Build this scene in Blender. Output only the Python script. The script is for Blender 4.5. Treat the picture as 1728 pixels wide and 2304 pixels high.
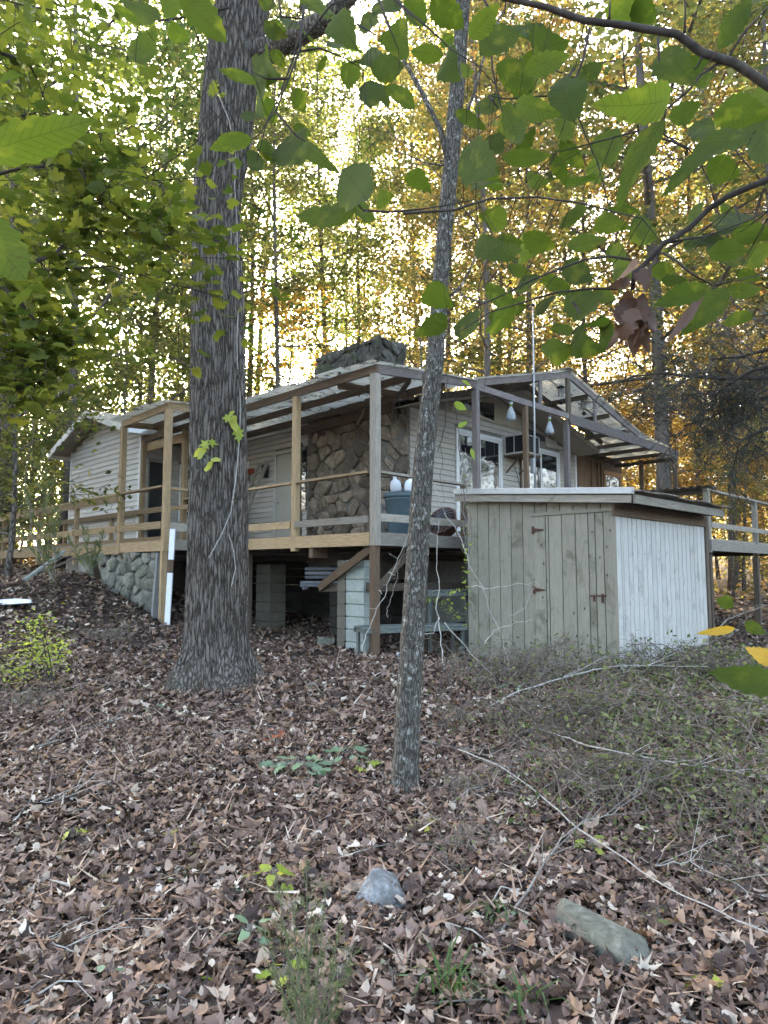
import bpy, math, random
import numpy as np
from mathutils import Vector, Matrix
random.seed(7); NR = np.random.default_rng(7)
sc = bpy.context.scene
COL = sc.collection
for o in list(bpy.data.objects): bpy.data.objects.remove(o)

# ------------------------------------------------------------------ camera, sky, sun, exposure
F = 1480.0; PITCH = math.atan(128/F); CP, SP = math.cos(PITCH), math.sin(PITCH)
cam = bpy.data.cameras.new('camera'); camo = bpy.data.objects.new('camera', cam); COL.objects.link(camo)
cam.sensor_fit = 'VERTICAL'; cam.sensor_height = 36.0; cam.lens = F/2304*36.0
cam.clip_start = 0.05; cam.clip_end = 1000
camo.location = (0, 0, 0); camo.rotation_euler = (math.pi/2+PITCH, 0, 0)
sc.camera = camo

SUN_EL = math.radians(18.0); SUN_AZ = math.radians(-18.5)      # azimuth from +Y, negative = left
world = bpy.data.worlds.new('World'); sc.world = world; world.use_nodes = True
wn = world.node_tree.nodes; wl = world.node_tree.links
bg = wn['Background']; sky = wn.new('ShaderNodeTexSky')
sky.sky_type = 'NISHITA'; sky.sun_disc = False
sky.sun_elevation = SUN_EL; sky.sun_rotation = SUN_AZ
sky.air_density = .8; sky.dust_density = 6.0; sky.ozone_density = .2
wl.new(sky.outputs[0], bg.inputs[0]); bg.inputs[1].default_value = 0.15
sl = bpy.data.lights.new('sun', 'SUN'); so = bpy.data.objects.new('sun', sl); COL.objects.link(so)
sl.energy = 4.5; sl.angle = math.radians(0.5); sl.color = (1.0, 0.84, 0.62)
sdir = Vector((math.sin(SUN_AZ)*math.cos(SUN_EL), math.cos(SUN_AZ)*math.cos(SUN_EL), math.sin(SUN_EL)))
so.rotation_euler = sdir.to_track_quat('Z', 'Y').to_euler()
sc.view_settings.view_transform = 'Standard'; sc.view_settings.look = 'None'
sc.view_settings.exposure = 4.05; sc.view_settings.gamma = 1.0
sc.view_settings.use_curve_mapping = False
sc.render.engine = 'CYCLES'
sc.render.resolution_x = 768; sc.render.resolution_y = 1024

# ------------------------------------------------------------------ frames of reference
AZ = math.radians(44.62)
VV = Vector((math.sin(AZ), math.cos(AZ), 0)); UU = Vector((-VV.y, VV.x, 0)); ZZ = Vector((0, 0, 1))
P0 = Vector((-0.147, 9.9, 0))                                  # front right corner post of the deck
def H(a, b, z=0.0): return P0 + float(a)*UU + float(b)*VV + float(z)*ZZ
def AB(p):
    d = Vector((p[0], p[1], 0)) - P0
    return d.dot(UU), d.dot(VV)
def ray(x, y):
    u = (x-864)/F; v = -(y-1152)/F
    return Vector((u, CP-v*SP, SP+v*CP))
def at(x, y, Y):
    r = ray(x, y); return r*(Y/r.y)
def onB(x, y, b):
    r = ray(x, y); o = H(0, b); t = o.dot(VV)/r.dot(VV); return r*t
def onA(x, y, a):
    r = ray(x, y); o = H(a, 0); t = o.dot(UU)/r.dot(UU); return r*t

def gz(x, y):
    x = np.asarray(x, float); y = np.asarray(y, float)
    z = -1.55 + 0.022*np.clip(y, -20, 200) + 0.018*np.clip(y-13, 0, 60)
    z = z + 0.235*np.clip(np.log1p(np.exp((-x-3.0)*2.2))/2.2, 0, 3.6)*np.clip(y/9, 0, 1.2)
    z = z + 0.05*np.sin(x*0.9+0.3*y)*np.sin(y*0.7+1) + 0.025*np.sin(2.3*x+1.1)*np.sin(2.1*y+.4) + .01*np.sin(5.1*x+y)*np.sin(4.7*y)
    return z
def G(x, y): return float(gz(x, y))
def ghit(px, py, lift=0.0):
    r = ray(px, py); t = 1.0
    for _ in range(60):
        p = r*t; h = p.z-(G(p.x, p.y)+lift)
        t += h*1.2 if r.z > -.02 else h/(-r.z)*.7
        t = max(.5, min(t, 60))
    return r*t

# ------------------------------------------------------------------ object helpers
W = {}
def setp(o, parent=None, label=None, cat=None, group=None, kind=None, Mw=None):
    Mw = Mw or Matrix.Identity(4)
    if o.name not in [] : COL.objects.link(o)
    W[o] = Mw
    if parent is not None:
        o.parent = parent; o.matrix_basis = W[parent].inverted() @ Mw
    else: o.matrix_basis = Mw
    if label: o['label'] = label
    if cat: o['category'] = cat
    if group: o['group'] = group
    if kind: o['kind'] = kind
    return o
def thing(name, label, cat, loc=(0, 0, 0), group=None):
    return setp(bpy.data.objects.new(name, None), None, label, cat, group, None, Matrix.Translation(Vector(loc)))
def inst(name, mesh, Mw, parent=None, **k):
    return setp(bpy.data.objects.new(name, mesh), parent, Mw=Mw, **k)
def copy_tree(o, Mw, label=None, parent=None):
    c = o.copy(); COL.objects.link(c)
    if parent is None: c.matrix_basis = Mw
    else: c.parent = parent
    if label: c['label'] = label
    for ch in o.children: copy_tree(ch, None, None, c)
    return c

class MB:
    def __init__(s): s.v = []; s.f = []; s.sm = False
    def add(s, vs, fs):
        n = len(s.v); s.v += [tuple(v) for v in vs]; s.f += [tuple(i+n for i in f) for f in fs]; return s
    def bar(s, p, q, w, h, side=None, c=0.08):
        m, Mx = bar_verts(p, q, w, h, side, c); vs, fs = m
        return s.add([Mx @ Vector(v) for v in vs], fs)
    def tube(s, pts, rad, n=6, cap=True):
        pts = [Vector(p) for p in pts]; k = len(pts)
        if not hasattr(rad, '__len__'): rad = [rad]*k
        up = None; vs = []
        for i, p in enumerate(pts):
            t = (pts[min(i+1, k-1)]-pts[max(i-1, 0)])
            t = t.normalized() if t.length > 1e-9 else Vector((0, 0, 1))
            if up is None: up = t.orthogonal().normalized()
            up = (up - t*up.dot(t))
            up = up.normalized() if up.length > 1e-6 else t.orthogonal().normalized()
            bt = t.cross(up)
            for j in range(n):
                a = 2*math.pi*j/n; vs.append(p+(up*math.cos(a)+bt*math.sin(a))*rad[i])
        fs = [(i*n+j, i*n+(j+1) % n, (i+1)*n+(j+1) % n, (i+1)*n+j) for i in range(k-1) for j in range(n)]
        if cap: fs += [tuple(range(n))[::-1], tuple(range((k-1)*n, k*n))]
        return s.add(vs, fs)
    def lathe(s, prof, n=16, o=(0, 0, 0)):
        o = Vector(o); vs = [o+Vector((r*math.cos(2*math.pi*j/n), r*math.sin(2*math.pi*j/n), z)) for r, z in prof for j in range(n)]
        k = len(prof)
        fs = [(i*n+j, i*n+(j+1) % n, (i+1)*n+(j+1) % n, (i+1)*n+j) for i in range(k-1) for j in range(n)]
        fs += [tuple(range(n))[::-1], tuple(range((k-1)*n, k*n))]
        return s.add(vs, fs)
    def mesh(s, name, mat, smooth=False):
        me = bpy.data.meshes.new(name); me.from_pydata(s.v, [], s.f); me.materials.append(mat)
        if smooth: me.polygons.foreach_set('use_smooth', [True]*len(me.polygons))
        return me
    def build(s, name, mat, parent=None, smooth=False, **k):
        me = s.mesh(name, mat, smooth)
        if parent is not None and parent in W:                  # world verts -> identity world matrix child
            return inst(name, me, Matrix.Identity(4), parent, **k)
        return inst(name, me, Matrix.Identity(4), None, **k)

def bar_verts(p, q, w, h, side=None, c=0.08):
    p = Vector(p); q = Vector(q); x = q-p; L = x.length; x = x.normalized()
    if side is None:
        side = ZZ.cross(x) if abs(x.z) < .95 else VV
    y = Vector(side); y = (y-x*y.dot(x)).normalized(); z = x.cross(y)
    cc = c*min(w, h); a, b = w/2, h/2
    sec = [(-a+cc, -b), (a-cc, -b), (a, -b+cc), (a, b-cc), (a-cc, b), (-a+cc, b), (-a, b-cc), (-a, -b+cc)]
    vs = [(X, s0, s1) for X in (-L/2, L/2) for s0, s1 in sec]
    fs = [(i, (i+1) % 8, 8+(i+1) % 8, 8+i) for i in range(8)]+[tuple(range(8))[::-1], tuple(range(8, 16))]
    m = (p+q)/2
    Mx = Matrix(((x.x, y.x, z.x, m.x), (x.y, y.y, z.y, m.y), (x.z, y.z, z.z, m.z), (0, 0, 0, 1)))
    return (vs, fs), Mx
_bc = {}
def bar(name, mat, parent, p, q, w, h, side=None, **k):
    (vs, fs), Mx = bar_verts(p, q, w, h, side)
    key = (round((Vector(q)-Vector(p)).length, 3), round(w, 3), round(h, 3), mat.name)
    me = _bc.get(key)
    if me is None:
        me = bpy.data.meshes.new(name); me.from_pydata(vs, [], fs); me.materials.append(mat); _bc[key] = me
    return inst(name, me, Mx, parent, **k)
def box(name, mat, parent, a, b, z, **k):                      # ranges in the building frame
    ax = sorted([(abs(a[1]-a[0]), UU, 0), (abs(b[1]-b[0]), VV, 1), (abs(z[1]-z[0]), ZZ, 2)], key=lambda t: -t[0])
    c = H((a[0]+a[1])/2, (b[0]+b[1])/2, (z[0]+z[1])/2)
    X = ax[0][1]*ax[0][0]/2
    return bar(name, mat, parent, c-X, c+X, ax[1][0], ax[2][0], side=ax[1][1], **k)

def np_mesh(name, V, Fc, mat, rnd=None, smooth=False):
    """V (n,3), Fc (m,k) same-size faces, rnd (m,) per-face attribute"""
    me = bpy.data.meshes.new(name); n = len(V); m, k = Fc.shape
    me.vertices.add(n); me.vertices.foreach_set('co', np.ascontiguousarray(V, dtype=np.float32).ravel())
    me.loops.add(m*k); me.loops.foreach_set('vertex_index', np.ascontiguousarray(Fc, dtype=np.int32).ravel())
    me.polygons.add(m); me.polygons.foreach_set('loop_start', np.arange(0, m*k, k, dtype=np.int32))
    me.polygons.foreach_set('loop_total', np.full(m, k, dtype=np.int32))
    if rnd is not None:
        at_ = me.attributes.new('rnd', 'FLOAT', 'FACE'); at_.data.foreach_set('value', np.ascontiguousarray(rnd, dtype=np.float32))
    if smooth: me.polygons.foreach_set('use_smooth', np.ones(m, dtype=bool))
    me.materials.append(mat); me.update(calc_edges=True); me.validate()
    return me

# ------------------------------------------------------------------ materials
def ramp(nt, pos_cols, fac, interp='LINEAR'):
    r = nt.nodes.new('ShaderNodeValToRGB'); el = r.color_ramp.elements; r.color_ramp.interpolation = interp
    while len(el) > 1: el.remove(el[-1])
    el[0].position = pos_cols[0][0]; el[0].color = (*pos_cols[0][1], 1)
    for p, c in pos_cols[1:]:
        e = el.new(p); e.color = (*c, 1)
    nt.links.new(fac, r.inputs[0]); return r.outputs[0]
def coords(nt, scale=(1, 1, 1), which='Object'):
    tc = nt.nodes.new('ShaderNodeTexCoord'); mp = nt.nodes.new('ShaderNodeMapping')
    mp.inputs['Scale'].default_value = scale
    oi = nt.nodes.new('ShaderNodeObjectInfo')
    ad = nt.nodes.new('ShaderNodeVectorMath'); ad.operation = 'MULTIPLY_ADD'
    ad.inputs[1].default_value = (37, 53, 71)
    nt.links.new(oi.outputs['Random'], ad.inputs[0]); nt.links.new(tc.outputs[which], mp.inputs[0])
    nt.links.new(mp.outputs[0], ad.inputs[2]); return ad.outputs[0]
def noise(nt, vec, sc_, det=5, rough=.6, dist=0.):
    n = nt.nodes.new('ShaderNodeTexNoise'); n.inputs['Scale'].default_value = sc_; n.inputs['Detail'].default_value = det
    n.inputs['Roughness'].default_value = rough; n.inputs['Distortion'].default_value = dist
    nt.links.new(vec, n.inputs['Vector']); return n.outputs['Fac']
def mathn(nt, op, a, b=None):
    m = nt.nodes.new('ShaderNodeMath'); m.operation = op
    for i, v in enumerate((a, b)):
        if v is None: continue
        if isinstance(v, (int, float)): m.inputs[i].default_value = v
        else: nt.links.new(v, m.inputs[i])
    return m.outputs[0]
def mixc(nt, fac, a, b, mode='MIX'):
    m = nt.nodes.new('ShaderNodeMix'); m.data_type = 'RGBA'; m.blend_type = mode
    for s, v in ((m.inputs[0], fac), (m.inputs[6], a), (m.inputs[7], b)):
        if isinstance(v, (int, float)): s.default_value = v
        elif isinstance(v, tuple): s.default_value = (*v, 1)
        else: nt.links.new(v, s)
    return m.outputs[2]
def newmat(name):
    m = bpy.data.materials.new(name); m.use_nodes = True; nt = m.node_tree
    return m, nt, nt.nodes['Principled BSDF']
def bump(nt, p, h, dist=.01, s=1.0):
    b = nt.nodes.new('ShaderNodeBump'); b.inputs['Distance'].default_value = dist; b.inputs['Strength'].default_value = s
    nt.links.new(h, b.inputs['Height']); nt.links.new(b.outputs[0], p.inputs['Normal'])
def surf(name, cols, scale=4, stretch=(1, 1, 1), rough=.85, bdist=.004, det=6, obr=.25, spec=.25, metal=0., stain=None, fine=40):
    """colour ramp on noise + finer noise; object-to-object value change; optional stains"""
    m, nt, p = newmat(name); v = coords(nt, stretch)
    n1 = noise(nt, v, scale, det, .65, .3); n2 = noise(nt, v, fine, 4, .7)
    f = mathn(nt, 'ADD', mathn(nt, 'MULTIPLY', n1, .65), mathn(nt, 'MULTIPLY', n2, .35))
    k = len(cols)
    c = ramp(nt, [(.33+.34*i/(k-1), cc) for i, cc in enumerate(cols)], f)
    oi = nt.nodes.new('ShaderNodeObjectInfo')
    val = mathn(nt, 'ADD', mathn(nt, 'MULTIPLY', oi.outputs['Random'], obr*2), 1-obr)
    hs = nt.nodes.new('ShaderNodeHueSaturation'); nt.links.new(val, hs.inputs['Value']); nt.links.new(c, hs.inputs['Color'])
    c = hs.outputs[0]
    if stain:
        sc_, th, scol = stain; s = noise(nt, coords(nt, (1, 1, 1)), sc_, 5, .7, .5)
        c = mixc(nt, ramp(nt, [(th, (0, 0, 0)), (th+.12, (1, 1, 1))], s), c, scol)
    nt.links.new(c, p.inputs['Base Color']); p.inputs['Roughness'].default_value = rough
    p.inputs['Specular IOR Level'].default_value = spec; p.inputs['Metallic'].default_value = metal
    if bdist: bump(nt, p, f, bdist)
    return m
def leafmat(name, cols, trans=.5, obj=False, veins=False, tcol=1.3, holes=False, rough=.5):
    """thin leaf: diffuse + translucent; colour by per-face 'rnd' or by object"""
    m, nt, p = newmat(name)
    if obj: fac = nt.nodes.new('ShaderNodeObjectInfo').outputs['Random']
    else:
        a = nt.nodes.new('ShaderNodeAttribute'); a.attribute_name = 'rnd'; fac = a.outputs['Fac']
    k = len(cols); c = ramp(nt, [(i/(k-1), cc) for i, cc in enumerate(cols)], fac)
    if veins:
        tc = nt.nodes.new('ShaderNodeTexCoord'); sp = nt.nodes.new('ShaderNodeSeparateXYZ')
        nt.links.new(tc.outputs['Object'], sp.inputs[0])
        ay = mathn(nt, 'ABSOLUTE', sp.outputs[1])
        w = mathn(nt, 'SINE', mathn(nt, 'MULTIPLY', mathn(nt, 'SUBTRACT', sp.outputs[0], mathn(nt, 'MULTIPLY', ay, .8)), 75.))
        vn = mathn(nt, 'MAXIMUM', mathn(nt, 'GREATER_THAN', w, .9), mathn(nt, 'LESS_THAN', ay, .008))
        c = mixc(nt, mathn(nt, 'MULTIPLY', vn, .45), c, tuple(x*.45 for x in cols[0]))
        v = coords(nt)
        c = mixc(nt, ramp(nt, [(.62, (0, 0, 0)), (.66, (1, 1, 1))], noise(nt, v, 7, 5, .8)), c, (.035, .022, .010))
        c = mixc(nt, ramp(nt, [(.55, (0, 0, 0)), (.7, (.7, .7, .7))], noise(nt, v, 2.2, 3)), c, (.14, .15, .02))
        c = mixc(nt, mathn(nt, 'MULTIPLY', noise(nt, v, 3, 3), .5), c, tuple(x*1.5 for x in cols[-1]))
    nt.links.new(c, p.inputs['Base Color']); p.inputs['Roughness'].default_value = rough
    p.inputs['Specular IOR Level'].default_value = .3
    t = nt.nodes.new('ShaderNodeBsdfTranslucent')
    tc_ = mixc(nt, 1.0, c, (tcol, tcol*1.05, tcol*.6), 'MULTIPLY'); nt.links.new(tc_, t.inputs[0])
    mx = nt.nodes.new('ShaderNodeMixShader'); mx.inputs[0].default_value = trans
    nt.links.new(p.outputs[0], mx.inputs[1]); nt.links.new(t.outputs[0], mx.inputs[2])
    nt.links.new(mx.outputs[0], nt.nodes['Material Output'].inputs[0])
    return m
G_ = (1, 12, 12)                                               # grain runs along local X
M = {}
M['wood_tan'] = surf('weathered tan lumber', [(.16, .105, .055), (.30, .21, .115), (.40, .30, .18)], 5, G_, .85, .003, stain=(2.5, .6, (.17, .15, .12)))
M['wood_grey'] = surf('weathered grey lumber', [(.15, .13, .10), (.265, .235, .19), (.36, .325, .27)], 5, G_, .9, .003, stain=(3, .6, (.12, .13, .09)))
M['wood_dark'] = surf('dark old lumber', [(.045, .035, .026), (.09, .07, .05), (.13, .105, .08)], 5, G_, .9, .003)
M['wood_brown'] = surf('brown porch lumber', [(.06, .038, .024), (.12, .08, .05), (.18, .13, .088)], 5, G_, .85, .003)
M['beam_lilac'] = surf('silvery weathered beam', [(.075, .062, .057), (.145, .125, .115), (.24, .215, .2)], 5, G_, .9, .003)
M['siding'] = surf('vinyl siding', [(.33, .30, .255), (.395, .36, .31), (.45, .415, .36)], 2, (1, 3, 3), .55, .0008, obr=.05, spec=.4, stain=(1.4, .62, (.33, .31, .27)))
M['siding_white'] = surf('pale vinyl siding', [(.44, .43, .395), (.50, .49, .455), (.55, .54, .50)], 2, (1, 3, 3), .5, .0008, obr=.04, spec=.4, stain=(1.4, .64, (.42, .42, .36)))
M['backing'] = surf('wall sheathing', [(.20, .18, .15), (.26, .24, .2)], 3, (1, 1, 1), .9, .002)
M['trim'] = surf('painted trim', [(.62, .62, .60), (.72, .72, .70)], 4, (1, 6, 6), .5, .001, obr=.05, spec=.4, stain=(5, .63, (.4, .39, .35)))
M['soffit'] = surf('beige soffit board', [(.30, .26, .20), (.40, .35, .28)], 2, (1, 1, 1), .8, .001, obr=.08)
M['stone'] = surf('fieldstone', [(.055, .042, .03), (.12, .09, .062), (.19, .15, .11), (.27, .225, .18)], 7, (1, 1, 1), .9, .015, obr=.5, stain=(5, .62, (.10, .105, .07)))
M['stone_grey'] = surf('grey lichened fieldstone', [(.09, .088, .07), (.17, .165, .135), (.25, .24, .2)], 7, (1, 1, 1), .92, .015, obr=.3, stain=(4, .54, (.11, .125, .075)))
M['mortar'] = surf('old mortar', [(.09, .08, .07), (.16, .145, .125)], 12, (1, 1, 1), .95, .01, obr=0)
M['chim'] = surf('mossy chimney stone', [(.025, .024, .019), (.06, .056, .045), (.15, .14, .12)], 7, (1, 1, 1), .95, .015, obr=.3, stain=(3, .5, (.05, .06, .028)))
M['block_shade'] = surf('shade darkened block', [(.03, .028, .023), (.05, .046, .038)], 5, (1, 1, 1), .9, .004)  # block darkened so its colour carries the shade under the deck
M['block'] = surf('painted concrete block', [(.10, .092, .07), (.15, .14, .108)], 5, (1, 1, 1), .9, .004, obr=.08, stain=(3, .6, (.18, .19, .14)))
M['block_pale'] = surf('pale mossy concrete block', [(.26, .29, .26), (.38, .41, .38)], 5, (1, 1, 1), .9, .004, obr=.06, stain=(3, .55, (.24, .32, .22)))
M['concrete'] = surf('grey concrete', [(.18, .18, .17), (.30, .30, .285)], 9, (1, 1, 1), .92, .006, obr=0)
M['tan'] = surf('olive tan shed paint', [(.19, .172, .128), (.25, .23, .178), (.29, .27, .215)], 5, (1, 6, 6), .8, .003, obr=.10, stain=(2.2, .55, (.14, .128, .09)))
M['shedwhite'] = surf('white shed paint', [(.35, .335, .30), (.45, .435, .40), (.51, .495, .455)], 4, (1, 7, 7), .75, .003, obr=.06, stain=(2.6, .55, (.31, .30, .27)))
M['metal'] = surf('galvanised metal', [(.30, .31, .31), (.42, .43, .43)], 9, (1, 1, 1), .42, .001, obr=.05, metal=.5, spec=.5, stain=(9, .62, (.22, .22, .2)))
M['rust'] = surf('rusty corrugated steel', [(.09, .075, .06), (.17, .15, .125), (.26, .24, .21)], 4, (1, 1, 1), .7, .002, metal=.3, stain=(3, .55, (.14, .07, .035)))
M['hinge'] = surf('rusty hinge', [(.04, .02, .015), (.085, .04, .028)], 20, (1, 1, 1), .8, .001)
M['brownply'] = surf('brown stained plywood', [(.07, .038, .02), (.13, .075, .042), (.18, .11, .065)], 3, (6, 6, 1), .6, .002)
M['doorwood'] = surf('honey door frame', [(.30, .15, .06), (.42, .24, .11)], 5, G_, .6, .002)
M['door'] = surf('beige door paint', [(.30, .28, .23), (.36, .34, .28)], 3, (1, 1, 1), .6, .001, obr=.02)
M['black'] = surf('dark slats', [(.012, .012, .012), (.03, .03, .03)], 9, (1, 1, 1), .6, .001)
M['can'] = surf('blue grey plastic', [(.055, .085, .10), (.075, .115, .13)], 5, (1, 1, 1), .5, .001, spec=.4, stain=(5, .62, (.12, .12, .1)))
M['jug'] = surf('white plastic', [(.62, .66, .68), (.74, .76, .77)], 6, (1, 1, 1), .4, 0, spec=.5)
M['wicker'] = surf('brown wicker', [(.045, .025, .018), (.13, .075, .055), (.22, .15, .12)], 30, (1, 1, 1), .8, .006)
M['greyslat'] = surf('grey painted slats', [(.10, .105, .115), (.18, .185, .2)], 6, G_, .8, .002)
M['greenwood'] = surf('mossy bench wood', [(.07, .08, .07), (.13, .145, .13), (.2, .21, .2)], 6, G_, .9, .003)
M['white'] = surf('white paint', [(.66, .68, .70), (.78, .79, .80)], 9, (1, 1, 1), .6, .002, obr=0, stain=(12, .66, (.35, .34, .3)))
M['red'] = surf('faded red plastic', [(.25, .04, .03), (.34, .07, .05)], 9, (1, 1, 1), .6, 0)
M['rock'] = surf('pale lichened rock', [(.065, .063, .058), (.15, .152, .15), (.33, .335, .335)], 14, (1, 1, 1), .9, .012, obr=.05)
M['rock_moss'] = surf('grey green rock', [(.06, .06, .045), (.12, .12, .095), (.21, .21, .175)], 14, (1, 1, 1), .95, .01, obr=.05)
M['rock_dark'] = surf('dark rock', [(.02, .02, .022), (.05, .05, .052)], 14, (1, 1, 1), .9, .01)
M['twig'] = surf('grey brown twig', [(.09, .075, .06), (.17, .15, .13), (.26, .24, .21)], 20, (1, 1, 1), .9, .002, obr=.3)
M['brush'] = surf('brown brush stem', [(.06, .045, .035), (.14, .11, .085), (.28, .245, .21)], 20, (1, 1, 1), .9, .001, obr=.3)
M['twig_pale'] = surf('pale bare stem', [(.26, .24, .21), (.38, .36, .32), (.46, .44, .40)], 20, (1, 1, 1), .9, .002, obr=.15)
M['twig_dark'] = surf('dark twig', [(.02, .016, .013), (.045, .036, .03), (.07, .06, .05)], 20, (1, 1, 1), .9, .002, obr=.15)
M['stem_green'] = surf('green brown stem', [(.06, .065, .035), (.11, .115, .065)], 20, (1, 1, 1), .9, .001)
M['bark_far'] = surf('grey brown bark', [(.05, .042, .034), (.10, .085, .07), (.16, .14, .12)], 5, (3, 3, .6), .95, .02, obr=.25)
M['soil'] = surf('forest soil', [(.018, .013, .010), (.045, .032, .025), (.08, .06, .048)], 6, (1, 1, 1), .95, .03, obr=0)
# bark of the big oak: long furrows, real relief is in the mesh, fine relief here
def barkmat(name, cols, sx, sz, lich=None, moss=None, bd=.02):
    m, nt, p = newmat(name)
    v = coords(nt, (sx, sx, sz)); vo = nt.nodes.new('ShaderNodeTexVoronoi'); vo.feature = 'DISTANCE_TO_EDGE'
    vo.inputs['Scale'].default_value = 1.0; vo.inputs['Randomness'].default_value = 1
    vd = nt.nodes.new('ShaderNodeVectorMath'); vd.operation = 'ADD'
    nn = nt.nodes.new('ShaderNodeTexNoise'); nn.inputs['Scale'].default_value = .9; nn.inputs['Detail'].default_value = 6
    nt.links.new(v, nn.inputs['Vector']); nt.links.new(v, vd.inputs[0]); nt.links.new(nn.outputs['Color'], vd.inputs[1])
    nt.links.new(vd.outputs[0], vo.inputs['Vector'])
    n2 = noise(nt, v, 4, 6, .7)
    n3 = noise(nt, coords(nt, (sx*1.6, sx*1.6, sz*2.2)), 1.4, 6, .75, .6)
    h = mathn(nt, 'ADD', mathn(nt, 'MINIMUM', mathn(nt, 'MULTIPLY', vo.outputs['Distance'], 2.2), .6), mathn(nt, 'ADD', mathn(nt, 'MULTIPLY', n2, .35), mathn(nt, 'MULTIPLY', n3, .75)))
    c = ramp(nt, [(.5, cols[0]), (.74, cols[1]), (1.0, cols[2])], mathn(nt, 'MULTIPLY', h, .95))
    if lich:
        s = noise(nt, coords(nt, (1, 1, .6)), lich[0], 6, .8)
        c = mixc(nt, ramp(nt, [(lich[1], (0, 0, 0)), (lich[1]+.05, (1, 1, 1))], s), c, lich[2])
    if moss:
        tc = nt.nodes.new('ShaderNodeTexCoord'); sp = nt.nodes.new('ShaderNodeSeparateXYZ'); nt.links.new(tc.outputs['Object'], sp.inputs[0])
        z = mathn(nt, 'SUBTRACT', 1.0, mathn(nt, 'MULTIPLY', sp.outputs[2], 1/moss))
        s = mathn(nt, 'ADD', mathn(nt, 'MULTIPLY', noise(nt, coords(nt), 7, 6, .75), 1.1), mathn(nt, 'MULTIPLY', mathn(nt, 'MINIMUM', mathn(nt, 'MAXIMUM', z, -1), 1), .28))
        c = mixc(nt, ramp(nt, [(.74, (0, 0, 0)), (.95, (.6, .6, .6))], s), c, (.07, .075, .035))
    nt.links.new(c, p.inputs['Base Color']); p.inputs['Roughness'].default_value = .95; p.inputs['Specular IOR Level'].default_value = .15
    bump(nt, p, h, bd); return m
M['bark_oak'] = barkmat('furrowed oak bark', [(.032, .027, .022), (.115, .098, .08), (.215, .19, .162)], 26, 2.6, lich=(3.5, .6, (.16, .155, .14)), moss=.5, bd=.03)
M['bark_thin'] = barkmat('lichen speckled bark', [(.03, .026, .022), (.085, .075, .062), (.13, .12, .1)], 60, 12, lich=(34, .56, (.38, .38, .34)), moss=.12, bd=.008)
M['bark_mid'] = barkmat('young tree bark', [(.035, .03, .025), (.11, .095, .08), (.2, .18, .16)], 26, 6, lich=(10, .62, (.3, .31, .29)), bd=.012)
# translucent corrugated plastic, streaked with dirt
m, nt, p = newmat('dirty translucent corrugated plastic'); v = coords(nt, (1, 1, 1))
s = ramp(nt, [(.52, (0, 0, 0)), (.62, (1, 1, 1))], noise(nt, v, 3.2, 6, .7, .6))
c = mixc(nt, s, (.36, .36, .31), (.07, .065, .05)); nt.links.new(c, p.inputs['Base Color']); p.inputs['Roughness'].default_value = .5
t = nt.nodes.new('ShaderNodeBsdfTranslucent'); nt.links.new(c, t.inputs[0]); mx = nt.nodes.new('ShaderNodeMixShader')
mx.inputs[0].default_value = .65; nt.links.new(p.outputs[0], mx.inputs[1]); nt.links.new(t.outputs[0], mx.inputs[2])
nt.links.new(mx.outputs[0], nt.nodes['Material Output'].inputs[0]); M['plastic'] = m
m, nt, p = newmat('window glass'); p.inputs['Base Color'].default_value = (.012, .014, .016, 1)
p.inputs['Roughness'].default_value = .04; p.inputs['Specular IOR Level'].default_value = 1.0; p.inputs['IOR'].default_value = 1.9
bump(nt, p, noise(nt, coords(nt), 1.2, 2), .02, .25); M['glass'] = m
m, nt, p = newmat('clear bag'); p.inputs['Base Color'].default_value = (.8, .86, .9, 1); p.inputs['Roughness'].default_value = .12
p.inputs['Transmission Weight'].default_value = .75; p.inputs['IOR'].default_value = 1.2; M['bag'] = m
M['lime'] = surf('lime tie', [(.35, .55, .05), (.45, .65, .1)], 9, (1, 1, 1), .5, 0)
M['skin'] = surf('pale bag fill', [(.4, .42, .42), (.1, .1, .1)], 30, (1, 1, 1), .5, 0)

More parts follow.
